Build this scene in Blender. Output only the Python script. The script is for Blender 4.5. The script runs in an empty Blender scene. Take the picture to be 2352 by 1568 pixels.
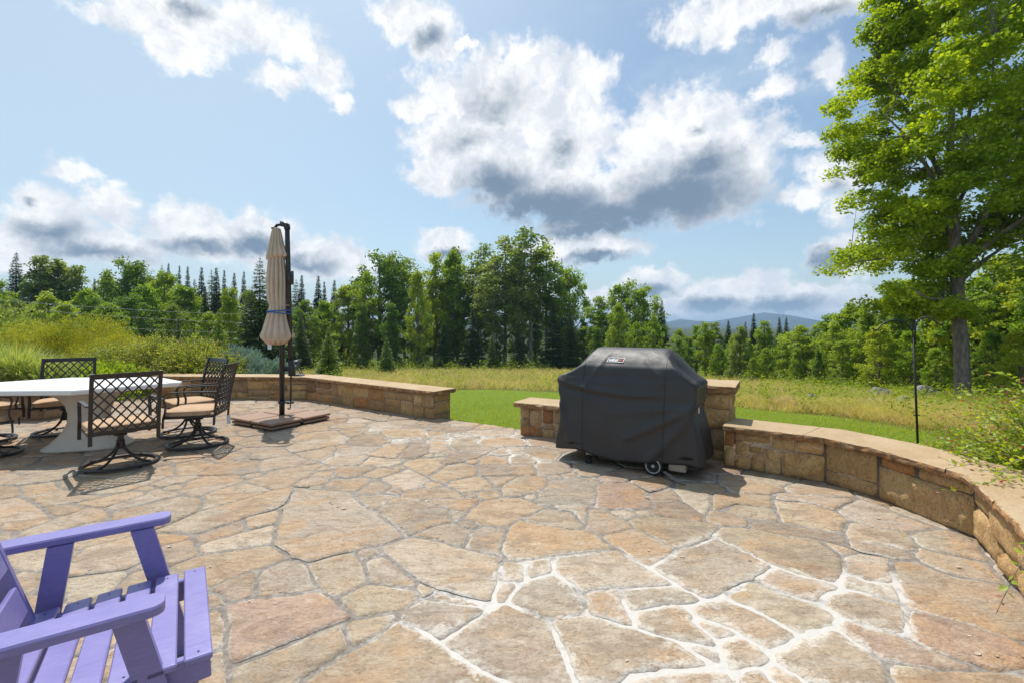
import bpy, math, random
import numpy as np
from mathutils import Vector, Matrix, noise, geometry
R = math.radians
SC = bpy.context.scene
COL = SC.collection
random.seed(7); RNG = np.random.default_rng(7)

# ---------------------------------------------------------------- camera
F = 1080.0; HZ = 745.0; CH = 1.42          # focal length, eye-level row and eye height used to place things on the ground
cam = bpy.data.cameras.new('camera'); camo = bpy.data.objects.new('camera', cam); COL.objects.link(camo)
camo.location = (0, 0, CH); camo.rotation_euler = (R(90), 0, 0)
cam.sensor_width = 36; cam.lens = 36*F/2352; cam.shift_y = -(784-HZ)/2352
cam.clip_start = 0.05; cam.clip_end = 20000
SC.camera = camo

# ---------------------------------------------------------------- light
SUN_EL = 63; SUN_AZ = -25                 # azimuth from +Y towards +X
sd = Vector((math.sin(R(SUN_AZ))*math.cos(R(SUN_EL)), math.cos(R(SUN_AZ))*math.cos(R(SUN_EL)), math.sin(R(SUN_EL))))
sun = bpy.data.lights.new('sun', 'SUN'); sun.energy = 4.0; sun.angle = R(0.55); sun.color = (1, .955, .88)
suno = bpy.data.objects.new('sun', sun); COL.objects.link(suno); suno.rotation_euler = (-sd).to_track_quat('-Z', 'Y').to_euler()
SC.view_settings.view_transform = 'Standard'; SC.view_settings.look = 'None'
SC.view_settings.exposure = 0.32; SC.view_settings.gamma = 1; SC.view_settings.use_curve_mapping = False

# ---------------------------------------------------------------- node helper
class N:
    def __init__(s, tree): s.t = tree; s.L = tree.links
    def new(s, typ, **k):
        n = s.t.nodes.new(typ)
        for a, b in k.items(): setattr(n, a, b)
        return n
    def put(s, sock, v):
        if v is None: return
        if hasattr(v, 'is_output') or hasattr(v, 'links'): s.L.new(v, sock)
        else: sock.default_value = v
    def m(s, op, a, b=None, c=None, clamp=False):
        n = s.new('ShaderNodeMath', operation=op, use_clamp=clamp)
        s.put(n.inputs[0], a); s.put(n.inputs[1], b); s.put(n.inputs[2], c); return n.outputs[0]
    def v(s, op, a, b=None):
        n = s.new('ShaderNodeVectorMath', operation=op); s.put(n.inputs[0], a)
        if b is not None: s.put(n.inputs[1], b)
        return n.outputs['Value'] if op in ('LENGTH', 'DOT_PRODUCT') else n.outputs[0]
    def noise(s, vec, scale, detail=4, rough=.55, dist=0, col=False):
        n = s.new('ShaderNodeTexNoise'); s.put(n.inputs['Vector'], vec)
        n.inputs['Scale'].default_value = scale; n.inputs['Detail'].default_value = detail
        n.inputs['Roughness'].default_value = rough; n.inputs['Distortion'].default_value = dist
        return n.outputs['Color'] if col else n.outputs['Fac']
    def ss(s, x, a, b, lo=0., hi=1.):
        n = s.new('ShaderNodeMapRange', interpolation_type='SMOOTHSTEP'); s.put(n.inputs['Value'], x)
        s.put(n.inputs['From Min'], a); s.put(n.inputs['From Max'], b); s.put(n.inputs['To Min'], lo); s.put(n.inputs['To Max'], hi); return n.outputs[0]
    def mix(s, f, a, b, mode='MIX'):
        n = s.new('ShaderNodeMix', data_type='RGBA', blend_type=mode)
        s.put(n.inputs[0], f)
        for i, v in ((6, a), (7, b)):
            s.put(n.inputs[i], (*v, 1) if isinstance(v, tuple) and len(v) == 3 else v)
        return n.outputs[2]
    def scale(s, vec, k):
        n = s.new('ShaderNodeVectorMath', operation='MULTIPLY'); s.put(n.inputs[0], vec); s.put(n.inputs[1], k); return n.outputs[0]

# ---------------------------------------------------------------- sky
world = bpy.data.worlds.new('World'); SC.world = world; world.use_nodes = True
wt = world.node_tree; wt.nodes.clear(); W = N(wt)
sky = W.new('ShaderNodeTexSky', sky_type='NISHITA'); sky.sun_disc = False
sky.sun_elevation = R(SUN_EL); sky.sun_rotation = R(SUN_AZ); sky.air_density = 1.0; sky.dust_density = 2.2; sky.ozone_density = 1.4; sky.altitude = 300
geo = W.new('ShaderNodeNewGeometry')
inc = W.v('SCALE', geo.outputs['Incoming']); inc.node.inputs['Scale'].default_value = -1.0
sep = W.new('ShaderNodeSeparateXYZ'); W.L.new(inc, sep.inputs[0])
az = W.m('ARCTAN2', sep.outputs[0], sep.outputs[1]); el = W.m('ARCSINE', sep.outputs[2])
cmb = W.new('ShaderNodeCombineXYZ'); W.L.new(az, cmb.inputs[0]); W.L.new(el, cmb.inputs[1]); P = cmb.outputs[0]
def azel(x, y, rx, ry):
    a = math.atan((x-1176)/F); c = math.cos(a); e = math.atan((HZ-y)/F*c)
    ce = math.cos(e); return a, e, rx/F*c*c, ry/F*c*ce*ce
WISP = .72
CLOUDS = [(1120,240,190,130),(1090,340,175,125),(1290,300,165,150),(1240,420,210,105),(1350,170,80,70),(1230,160,120,65),
 (1560,340,215,150),(1700,380,110,130),(1420,450,300,90),(1610,450,180,85),(1010,400,95,60),(965,245,75,40),(1350,520,150,32),
 (1000,70,75,80),(930,35,95,70),(1075,100,40,20),
 (420,40,240,95,.85),(580,65,230,100,.8),(430,115,120,65,.85),(640,195,110,52,.75),(745,165,80,90,.7),(680,110,110,60,.8),(785,228,45,38,.7),(230,20,150,50,.7),
 (1700,20,240,85,.95),(1900,0,250,75,.8),(1560,50,100,70,.75),(1780,195,110,60,.7),(1790,125,100,55,.55),(1900,160,90,100,.6),
 (1920,390,150,90,.75),(1850,450,100,55,.75),(1835,325,90,36,.65),(1930,480,90,80,.7),
 (85,455,95,50),(130,500,150,62),(250,470,90,60),(230,560,220,52),(430,505,110,45),(500,545,170,62),(600,540,125,65),(700,590,170,60),(800,605,110,45),(180,388,90,34,.75),(10,560,90,60),(60,600,120,40),
 (1020,562,75,38),(1330,572,170,42),(1500,645,95,38),(1390,682,60,28),(1640,675,120,42),(1740,655,95,42),(1780,690,160,42),(1900,690,120,50),(1560,705,130,26),(1930,600,90,60)]
DARKS = [(1140,230,120,80,.45),(1075,325,95,55,.42),(1290,340,80,65,.42),(1150,430,120,60,.8),(1250,475,190,55,1.),(1400,495,250,52,1.),(1560,455,190,75,1.),(1620,390,110,60,.8),(1595,305,45,28,.5),(1350,528,130,25,1.),
 (995,80,45,55,.6),(455,20,80,50,.45),(1900,30,160,40,.45),(1930,420,60,50,.5),(60,465,40,22,.4),(120,530,140,40,.62),(230,580,190,32,.7),(460,565,130,28,.7),(700,608,150,30,.6),
 (1640,700,100,22),(1800,705,110,22),(1500,668,60,16),(1370,595,90,16),(1900,610,50,40),(1030,585,45,14),(590,560,70,28)]
n1 = W.noise(P, 7, 5, .6, col=True); wp = W.v('SUBTRACT', n1, (.5, .5, .5)); wp = W.scale(wp, (.10, .08, 0)); elv = W.ss(el, .0, .42, .30, 1.); wk = W.new('ShaderNodeVectorMath', operation='SCALE'); W.L.new(wp, wk.inputs[0]); W.L.new(elv, wk.inputs['Scale']); wp = wk.outputs[0] 
n2 = W.noise(P, 26, 5, .62, col=True); wq = W.v('SUBTRACT', n2, (.5, .5, .5)); wq = W.scale(wq, (.045, .045, 0))
Q = W.v('ADD', W.v('ADD', P, wp), wq)
def chain(lst, vec):
    cur = None
    for b in lst:
        a, e, rx, ry = azel(*b[:4]); st = b[4] if len(b) > 4 else 1.
        d = W.v('SUBTRACT', vec, (a, e, 0)); d = W.scale(d, (1/rx, 1/ry, 0)); l = W.v('LENGTH', d)
        if st < 1: l = W.m('ADD', l, 1-st)
        cur = l if cur is None else W.m('SMOOTH_MIN', cur, l, .10)
    return W.m('SUBTRACT', 1.0, cur)
dens = chain(CLOUDS, Q); dark = chain(DARKS, Q)
fb = W.noise(P, 34, 6, .58); fbl = W.noise(P, 13, 5, .6)
dd = W.m('MULTIPLY_ADD', W.m('SUBTRACT', fb, .5), 1.0, dens); dd = W.m('MULTIPLY_ADD', W.m('SUBTRACT', fbl, .5), .75, dd)
alpha = W.ss(dd, -.10, .42)
shade = W.ss(W.m('MULTIPLY_ADD', W.m('SUBTRACT', fb, .5), .55, W.m('MULTIPLY_ADD', W.m('SUBTRACT', fbl, .5), .8, dark)), -.50, .72, 0, 1)
puff = W.noise(Q, 15, 5, .62)
white = W.mix(W.ss(puff, .34, .62), (5.9, 6.3, 6.9), (8.3, 8.35, 8.4))
grey = (1.6, 2.25, 3.1)
ccol = W.mix(shade, white, grey)
thin = W.ss(W.noise(W.scale(P, (1, 2.2, 1)), 3.2, 5, .6), .40, .72, 0, .5)
hz = W.ss(el, 0.0, .30, .55, 0)
left = W.ss(az, -.75, .35, .72, 0)
veil = W.m('MAXIMUM', W.m('MAXIMUM', thin, hz), left)
skyc = W.mix(W.m('MULTIPLY_ADD', veil, .74, .06), W.mix(1., sky.outputs[0], (.98, 1.10, 1.08), 'MULTIPLY'), (5.0, 6.2, 7.15))
full = W.mix(alpha, skyc, ccol)
bg = W.new('ShaderNodeBackground'); bg.inputs['Strength'].default_value = .103; W.L.new(full, bg.inputs['Color'])
wo = W.new('ShaderNodeOutputWorld'); W.L.new(bg.outputs[0], wo.inputs[0])
world.cycles.sampling_method = 'MANUAL'; world.cycles.sample_map_resolution = 512
SC.cycles.max_bounces = 8; SC.cycles.transparent_max_bounces = 8; SC.cycles.diffuse_bounces = 3

# ---------------------------------------------------------------- terrain height and pixel placement
def ter(x, y):
    d = max(0., y-6.6); z = -.05 - .0815*d + .02*math.sin(x*.35+y*.2)*min(1, d*.15)
    z -= .04*max(0., x-4)
    if y > 90: z = max(z, -.05-.0815*83.4 - .04*max(0., x-4)) + .0 
    return max(z, -14)
def G(x, y, z=0.):
    Y = F*(CH-z)/(y-HZ); return Vector(((x-1176)*Y/F, Y, z))
def hit(x, y):
    lo = 2.
    for Y in np.arange(4, 160, .25):
        X = (x-1176)*Y/F; zr = CH-(y-HZ)*Y/F
        if zr <= ter(X, Y): return Vector((X, Y, ter(X, Y)))
    return Vector(((x-1176)*160/F, 160, ter((x-1176)*160/F, 160)))

# ---------------------------------------------------------------- mesh helpers
def link(o, parent=None):
    COL.objects.link(o)
    if parent is not None: o.parent = parent
    return o
def tag(o, label=None, cat=None, group=None, kind=None):
    if label: o['label'] = label
    if cat: o['category'] = cat
    if group: o['group'] = group
    if kind: o['kind'] = kind
    return o
def empty(name, loc, rz=0):
    o = bpy.data.objects.new(name, None); o.location = loc; o.rotation_euler.z = rz; o.empty_display_size = .1; return link(o)
class MB:
    def __init__(s): s.v = []; s.f = []; s.c = []
    def add(s, vs, fs, c=None):
        b = len(s.v); s.v += [tuple(p) for p in vs]; s.f += [tuple(i+b for i in f) for f in fs]
        if c is not None: s.c += [c]*len(vs)
        return s
    def box(s, c, size, M=None, bev=0.):
        hx, hy, hz = [q/2 for q in size]; b = min(bev, hx*.9, hy*.9, hz*.9)
        pts = []
        if b <= 0:
            for x in (-1, 1):
                for y in (-1, 1):
                    for z in (-1, 1): pts.append(Vector((x*hx, y*hy, z*hz)))
            fs = [(0,1,3,2),(4,6,7,5),(0,4,5,1),(2,3,7,6),(0,2,6,4),(1,5,7,3)]
        else:
            idx = {}
            for x in (-1, 1):
                for y in (-1, 1):
                    for z in (-1, 1):
                        for a in range(3):
                            p = [x*(hx-b), y*(hy-b), z*(hz-b)]; p[a] += (x, y, z)[a]*b
                            idx[(x, y, z, a)] = len(pts); pts.append(Vector(p))
            fs = []
            for a in range(3):
                o = [i for i in range(3) if i != a]
                for sg in (-1, 1):
                    q = []
                    for u, w in ((-1,-1),(1,-1),(1,1),(-1,1)):
                        k = [0]*3; k[a] = sg; k[o[0]] = u; k[o[1]] = w; q.append(idx[(*k, a)])
                    flip = (sg < 0) ^ (a == 1)
                    fs.append(tuple(q[::-1]) if flip else tuple(q))
            for a in range(3):
                o = [i for i in range(3) if i != a]
                for u in (-1, 1):
                    for w in (-1, 1):
                        k1 = [0]*3; k2 = [0]*3; k1[a] = -1; k2[a] = 1
                        for k in (k1, k2): k[o[0]] = u; k[o[1]] = w
                        fs.append((idx[(*k1, o[0])], idx[(*k2, o[0])], idx[(*k2, o[1])], idx[(*k1, o[1])]))
            for x in (-1, 1):
                for y in (-1, 1):
                    for z in (-1, 1): fs.append(tuple(idx[(x, y, z, a)] for a in range(3)))
        if M is not None: pts = [M @ p for p in pts]
        c = Vector(c); return s.add([p+c for p in pts], fs)
    def bar(s, a, b, w, t, up=(0, 0, 1), bev=0.):
        a = Vector(a); b = Vector(b); d = b-a; L = d.length; x = d/L; y = Vector(up).cross(x)
        if y.length < 1e-4: y = Vector((0, 1, 0)).cross(x)
        y.normalize(); z = x.cross(y)
        return s.box((a+b)/2, (L, w, t), Matrix((x, y, z)).transposed(), bev)
    def tube(s, pts, r, n=8, flat=None, closed=False, caps=True):
        pts = [Vector(p) for p in pts]; m = len(pts); rr = r if isinstance(r, (list, tuple)) else [r]*m
        vs = []; pu = None
        for i, p in enumerate(pts):
            a = pts[(i-1) % m] if closed else pts[max(0, i-1)]; b = pts[(i+1) % m] if closed else pts[min(m-1, i+1)]
            t = (b-a).normalized()
            if pu is None:
                u = t.cross(Vector((0, 0, 1)));
                if u.length < .05: u = t.cross(Vector((0, 1, 0)))
                if flat: u = Vector(flat).cross(t) if Vector(flat).cross(t).length > .05 else u
            else: u = pu - t*pu.dot(t)
            u.normalize(); pu = u; w = t.cross(u)
            for k in range(n):
                q = 2*math.pi*(k+.5)/n; vs.append(p + (u*math.cos(q)+w*math.sin(q))*rr[i])
        fs = []
        for i in range(m if closed else m-1):
            j = (i+1) % m
            for k in range(n): fs.append((i*n+k, i*n+(k+1) % n, j*n+(k+1) % n, j*n+k))
        if not closed and caps: fs.append(tuple(range(n))[::-1]); fs.append(tuple((m-1)*n+k for k in range(n)))
        return s.add(vs, fs)
    def prism(s, poly, z0, z1):
        n = len(poly); vs = [(p[0], p[1], z0) for p in poly]+[(p[0], p[1], z1) for p in poly]
        return s.add(vs, [tuple(range(n))[::-1], tuple(range(n, 2*n))]+[(i, (i+1) % n, n+(i+1) % n, n+i) for i in range(n)])
    def rings(s, rs, cap0=True, cap1=True, c=None):
        n = len(rs[0]); vs = [p for r in rs for p in r]; fs = []
        for i in range(len(rs)-1):
            for k in range(n): fs.append((i*n+k, i*n+(k+1) % n, (i+1)*n+(k+1) % n, (i+1)*n+k))
        if cap0: fs.append(tuple(range(n))[::-1])
        if cap1: fs.append(tuple((len(rs)-1)*n+k for k in range(n)))
        return s.add(vs, fs, c)
    def lathe(s, prof, n=20, c=(0, 0, 0), M=None):
        rs = []
        for r, z in prof:
            ring = [Vector((r*math.cos(2*math.pi*k/n), r*math.sin(2*math.pi*k/n), z)) for k in range(n)]
            if M is not None: ring = [M @ p for p in ring]
            rs.append([p+Vector(c) for p in ring])
        return s.rings(rs)
    def build(s, name, mat, parent=None, smooth=False, sub=0, col=None):
        me = bpy.data.meshes.new(name); me.from_pydata(s.v, [], s.f); me.validate(); me.update()
        for m in (mat if isinstance(mat, (list, tuple)) else [mat]): me.materials.append(m)
        if smooth: me.shade_smooth()
        if s.c:
            a = me.color_attributes.new('Col', 'FLOAT_COLOR', 'POINT')
            a.data.foreach_set('color', np.array([(*q, 1)[:4] for q in s.c], dtype=np.float32).ravel())
        o = bpy.data.objects.new(name, me); link(o, parent)
        if sub: md = o.modifiers.new('sub', 'SUBSURF'); md.levels = md.render_levels = sub
        return o
def npmesh(name, V, Fq, mat, parent=None, k=4, colors=None, smooth=False):
    me = bpy.data.meshes.new(name); me.vertices.add(len(V)); me.vertices.foreach_set('co', V.astype(np.float32).ravel())
    nf = len(Fq); me.loops.add(nf*k); me.loops.foreach_set('vertex_index', Fq.astype(np.int32).ravel())
    me.polygons.add(nf); me.polygons.foreach_set('loop_start', np.arange(0, nf*k, k, dtype=np.int32))
    me.update(calc_edges=True)
    me.materials.append(mat)
    if smooth: me.shade_smooth()
    if colors is not None:
        a = me.color_attributes.new('Col', 'FLOAT_COLOR', 'POINT'); c = np.ones((len(V), 4), np.float32); c[:, :3] = colors; a.data.foreach_set('color', c.ravel())
    o = bpy.data.objects.new(name, me); return link(o, parent)
def nz(x, y, z=0., s=1.): return noise.noise(Vector((x*s, y*s, z*s)))

# ---------------------------------------------------------------- materials
def mat(name, color, rough=.6, spec=.4, var=.0, scale=8., bump=0., bscale=60., metal=0., stretch=None, tint=None, tints=.3):
    m = bpy.data.materials.new(name); m.use_nodes = True; n = N(m.node_tree); b = m.node_tree.nodes['Principled BSDF']
    b.inputs['Roughness'].default_value = rough; b.inputs['Specular IOR Level'].default_value = spec; b.inputs['Metallic'].default_value = metal
    tc = n.new('ShaderNodeTexCoord').outputs['Object']
    if stretch: tc = n.scale(tc, stretch)
    base = (*color, 1)
    if var:
        f = n.noise(tc, scale, 6, .6)
        lo = tuple(c*(1-var) for c in color); hi = tuple(min(1, c*(1+var)) for c in color)
        base = n.mix(n.ss(f, .3, .7), lo, hi)
    if tint:
        base = n.mix(n.ss(n.noise(tc, scale*.45, 5, .6), .45, .72, 0, tints), base, tint)
    n.put(b.inputs['Base Color'], base)
    n.put(b.inputs['Roughness'], n.ss(n.noise(tc, scale*2, 4), .2, .8, max(0, rough-.1), min(1, rough+.1)))
    if bump:
        bp = n.new('ShaderNodeBump'); bp.inputs['Strength'].default_value = bump; bp.inputs['Distance'].default_value = .01
        n.put(bp.inputs['Height'], n.noise(tc, bscale, 5, .6)); n.L.new(bp.outputs[0], b.inputs['Normal'])
    return m
def leafmat(name, c1, c2, trans=.45, gloss=.35, rough=.5, var=.25):
    m = bpy.data.materials.new(name); m.use_nodes = True; t = m.node_tree; t.nodes.clear(); n = N(t)
    g = n.new('ShaderNodeNewGeometry'); oi = n.new('ShaderNodeObjectInfo')
    tc = n.new('ShaderNodeTexCoord').outputs['Object']
    f = n.m('MULTIPLY_ADD', n.noise(tc, .55, 3), 1.2, n.m('MULTIPLY_ADD', g.outputs['Random Per Island'], .55, -.38), clamp=True)
    c = n.mix(f, c1, c2)
    k = n.m('MULTIPLY_ADD', oi.outputs['Random'], var, 1-var/2)
    hv = n.new('ShaderNodeHueSaturation'); n.L.new(c, hv.inputs['Color']); n.L.new(k, hv.inputs['Value'])
    n.L.new(n.m('MULTIPLY_ADD', oi.outputs['Random'], -.03, .515), hv.inputs['Hue'])
    d = n.new('ShaderNodeBsdfPrincipled'); n.L.new(hv.outputs[0], d.inputs['Base Color']); d.inputs['Roughness'].default_value = rough; d.inputs['Specular IOR Level'].default_value = gloss
    tr = n.new('ShaderNodeBsdfTranslucent'); n.L.new(n.mix(1., hv.outputs[0], (1.5, 1.35, .45), 'MULTIPLY'), tr.inputs['Color'])
    mx = n.new('ShaderNodeMixShader'); mx.inputs[0].default_value = trans; n.L.new(d.outputs[0], mx.inputs[1]); n.L.new(tr.outputs[0], mx.inputs[2])
    o = n.new('ShaderNodeOutputMaterial'); n.L.new(mx.outputs[0], o.inputs[0]); return m
def stonemat(name, sc=1., salt=False, bumps=1., dirt=1.):
    m = bpy.data.materials.new(name); m.use_nodes = True; n = N(m.node_tree); b = m.node_tree.nodes['Principled BSDF']
    at = n.new('ShaderNodeVertexColor', layer_name='Col'); tc = n.new('ShaderNodeTexCoord').outputs['Object']
    # one layered offset for every stone so that the veins never run on from stone to stone
    g = n.new('ShaderNodeNewGeometry').outputs['Random Per Island']
    off = n.new('ShaderNodeCombineXYZ'); n.L.new(n.m('MULTIPLY', g, 37.), off.inputs[2]); tv = n.v('ADD', tc, off.outputs[0])
    st = n.scale(tv, (1, 1.9, 1))
    f1 = n.noise(st, 2.6*sc, 7, .62, .6); f2 = n.noise(st, 9*sc, 6, .65, .4); f3 = n.noise(tv, 60*sc, 4, .6)
    base = at.outputs[0]
    c = n.mix(n.ss(f1, .42, .66, 0, .75), base, n.mix(.6, base, (.47, .315, .185)))
    if salt:
        big = n.noise(tv, 1.5, 5, .6, 1.2); big2 = n.noise(n.scale(tv, (1, 1.5, 1)), 2.4, 5, .62, 1.)
        c = n.mix(n.ss(big, .50, .62, 0, .62), c, (.46, .275, .135)); c = n.mix(n.ss(big, .30, .43, .55, 0), c, (.52, .455, .375))
        c = n.mix(n.ss(big2, .52, .64, 0, .60), c, (.235, .175, .13)); c = n.mix(n.ss(big2, .34, .42, .35, 0), c, (.38, .23, .16))
    c = n.mix(n.ss(f2, .47, .66, 0, .45*dirt), c, n.mix(1., base, (.60, .56, .52), 'MULTIPLY'))
    c = n.mix(n.ss(n.noise(st, 5.3*sc, 7, .7, 1.), .53, .70, 0, .55), c, n.mix(.5, base, (.66, .60, .50)))
    c = n.mix(n.ss(f3, .38, .66, 0, .38*dirt), c, n.mix(1., base, (.52, .48, .44), 'MULTIPLY'))
    c = n.mix(n.ss(n.noise(tv, 1.7*sc, 6, .7, 1.5), .56, .68, 0, .6*dirt), c, n.mix(1., base, (.66, .50, .42), 'MULTIPLY'))
    vein = n.m('ABSOLUTE', n.m('SUBTRACT', n.noise(n.scale(tv, (1, 3.2, 1)), 3.4*sc, 5, .6, .8), .5))
    c = n.mix(n.ss(vein, .0, .012, .65, 0), c, (.12, .09, .07))
    if salt:
        al = n.new('ShaderNodeAttribute', attribute_name='salt'); ae = n.new('ShaderNodeAttribute', attribute_name='edge')
        sn = n.noise(tc, 7, 6, .7); sn2 = n.noise(tc, 38, 5, .7)
        w = n.m('MULTIPLY_ADD', al.outputs['Fac'], .021, .0045)
        w = n.m('MULTIPLY', w, n.ss(sn, .28, .68, .12, 1.9)); w = n.m('MULTIPLY', w, n.ss(n.noise(tc, 2.3, 4, .6), .36, .64, .25, 1.9))
        w = n.m('MULTIPLY', w, n.ss(sn2, .3, .7, .45, 1.5))
        e = n.ss(n.m('DIVIDE', ae.outputs['Fac'], w), .35, 1.2, 1, 0)
        e = n.m('MULTIPLY', e, n.ss(n.m('ADD', al.outputs['Fac'], n.m('MULTIPLY_ADD', sn, 1.2, -.55)), .0, .55, .22, .9))
        wide = n.m('MULTIPLY', n.m('MULTIPLY', al.outputs['Fac'], n.ss(ae.outputs['Fac'], .0, .13, .85, 0)), n.ss(n.noise(n.scale(tc, (1, 1.5, 1)), 5.5, 7, .72, .6), .44, .66, 0, 1.)); e = n.m('MAXIMUM', e, wide)
        wash = n.m('MULTIPLY', al.outputs['Fac'], n.ss(n.noise(st, 3.1, 7, .7), .44, .76, 0, .5))
        e = n.m('MAXIMUM', e, wash)
        e = n.m('MULTIPLY', e, n.ss(n.noise(tc, 16, 5, .75), .34, .58, .25, 1.)); c = n.mix(n.m('MULTIPLY', e, .85), c, (.62, .585, .54))
    c = n.mix(1., c, (1.0, .985, .94) if salt else (1.12, 1.0, .84), 'MULTIPLY'); n.put(b.inputs['Base Color'], c); n.put(b.inputs['Roughness'], n.ss(f2, .3, .7, .62, .88)); b.inputs['Specular IOR Level'].default_value = .3
    bp = n.new('ShaderNodeBump'); bp.inputs['Strength'].default_value = 1.0*bumps; bp.inputs['Distance'].default_value = .016
    # cleft surface: stepped noise plus grain
    stp = n.m('SNAP', n.noise(st, 4.2*sc, 6, .6, .5), .085)
    h = n.m('MULTIPLY_ADD', f2, .9, n.m('MULTIPLY_ADD', stp, 3.2, n.m('MULTIPLY', f3, .35)))
    n.put(bp.inputs['Height'], h); n.L.new(bp.outputs[0], b.inputs['Normal']); return m

M_pave = stonemat('flagstone', 1., True)
M_wall = stonemat('fieldstone', 1.7, False, 1.7, .85)
def capmat():
    m = bpy.data.materials.new('sandstone_cap'); m.use_nodes = True; n = N(m.node_tree); b = m.node_tree.nodes['Principled BSDF']
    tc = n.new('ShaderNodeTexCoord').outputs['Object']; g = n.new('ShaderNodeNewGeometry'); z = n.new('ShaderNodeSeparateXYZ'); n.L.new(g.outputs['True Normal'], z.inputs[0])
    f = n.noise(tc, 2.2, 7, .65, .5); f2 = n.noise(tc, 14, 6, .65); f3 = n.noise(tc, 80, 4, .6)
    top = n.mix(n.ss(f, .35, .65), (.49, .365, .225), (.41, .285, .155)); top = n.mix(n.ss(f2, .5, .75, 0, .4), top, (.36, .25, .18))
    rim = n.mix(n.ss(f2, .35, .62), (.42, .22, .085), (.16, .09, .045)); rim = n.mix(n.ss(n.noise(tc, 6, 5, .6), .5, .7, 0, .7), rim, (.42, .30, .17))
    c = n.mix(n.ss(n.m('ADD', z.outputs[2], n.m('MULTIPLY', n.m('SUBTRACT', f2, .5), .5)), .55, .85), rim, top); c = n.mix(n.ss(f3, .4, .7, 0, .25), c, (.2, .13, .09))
    n.put(b.inputs['Base Color'], c); b.inputs['Roughness'].default_value = .78; b.inputs['Specular IOR Level'].default_value = .3
    bp = n.new('ShaderNodeBump'); bp.inputs['Strength'].default_value = .6; bp.inputs['Distance'].default_value = .008; n.put(bp.inputs['Height'], n.m('MULTIPLY_ADD', f2, 1.5, f3)); n.L.new(bp.outputs[0], b.inputs['Normal']); return m
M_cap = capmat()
M_mortar = mat('mortar', (.30, .275, .25), .9, .2, .2, 14, .6, 90)
M_joint = None
def jointmat():
    m = bpy.data.materials.new('patio_joint'); m.use_nodes = True; n = N(m.node_tree); b = m.node_tree.nodes['Principled BSDF']
    tc = n.new('ShaderNodeTexCoord').outputs['Object']; al = n.new('ShaderNodeAttribute', attribute_name='salt')
    f = n.noise(tc, 24, 5, .65); c = n.mix(n.ss(f, .3, .7), (.15, .13, .11), (.27, .24, .205))
    s = n.ss(n.m('MULTIPLY_ADD', n.noise(tc, 9, 6, .75), 2.2, al.outputs['Fac']), 1.35, 1.95, 0, .8)
    c = n.mix(s, c, (.60, .57, .53)); n.put(b.inputs['Base Color'], c); b.inputs['Roughness'].default_value = .9
    bp = n.new('ShaderNodeBump'); bp.inputs['Distance'].default_value = .008; n.put(bp.inputs['Height'], f); n.L.new(bp.outputs[0], b.inputs['Normal']); return m
M_joint = jointmat()
M_bronze = mat('dark_bronze_metal', (.030, .024, .021), .42, .5, .2, 30)
M_cushion = mat('tan_cushion_fabric', (.50, .34, .215), .85, .2, .08, 12, .35, 500)
M_table = mat('white_tabletop', (.76, .76, .76), .35, .5, .03, 5)
M_ped = mat('beige_pedestal', (.60, .52, .43), .6, .4, .06, 6, .1, 80)
M_canopy = mat('beige_canopy_cloth', (.60, .47, .36), .85, .2, .08, 5, .35, 300)
M_pole = mat('charcoal_pole', (.028, .029, .031), .4, .5, .15, 20)
M_basep = mat('brown_base_plastic', (.31, .195, .13), .6, .35, .08, 14, .2, 200)
M_cover = mat('black_vinyl_cover', (.022, .022, .024), .48, .6, .14, 5, .25, 420)
M_steel = mat('brushed_steel', (.42, .39, .36), .45, .5, .1, 20, metal=.6)
M_tyre = mat('black_rubber', (.02, .02, .02), .7, .3)
M_hub = mat('grey_hub', (.38, .38, .38), .45, .5, .05, 20)
M_strap = mat('blue_strap', (.03, .13, .42), .6, .3)
M_tag = mat('white_tag', (.72, .72, .74), .5, .3, .04, 30)
M_statue = mat('grey_cast_metal', (.10, .10, .115), .45, .5, .35, 22, .3, 60, metal=.3)
M_white = mat('logo_white', (.8, .8, .8), .6, .3); M_red = mat('logo_red', (.55, .02, .025), .6, .3)
M_wire = mat('wire', (.36, .36, .36), .5, .4); M_hook = mat('iron_hook', (.022, .020, .020), .55, .4, .2, 30)
def purplemat():
    m = bpy.data.materials.new('purple_paint'); m.use_nodes = True; n = N(m.node_tree); b = m.node_tree.nodes['Principled BSDF']
    tc = n.new('ShaderNodeTexCoord').outputs['Object']
    g = n.noise(n.scale(tc, (9, 42, 42)), 1.3, 5, .65, 2.); blot = n.noise(tc, 5, 5, .6)
    c = n.mix(n.ss(g, .35, .65, 0, .35), (.215, .19, .44), (.145, .125, .33)); c = n.mix(n.ss(blot, .45, .75, 0, .35), c, (.29, .27, .52))
    n.put(b.inputs['Base Color'], c); n.put(b.inputs['Roughness'], n.ss(blot, .3, .7, .28, .42)); b.inputs['Specular IOR Level'].default_value = .7
    bp = n.new('ShaderNodeBump'); bp.inputs['Strength'].default_value = .35; bp.inputs['Distance'].default_value = .003; n.put(bp.inputs['Height'], g); n.L.new(bp.outputs[0], b.inputs['Normal']); return m
M_purple = purplemat(); M_screw = mat('screw_hole', (.05, .04, .08), .7)
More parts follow.
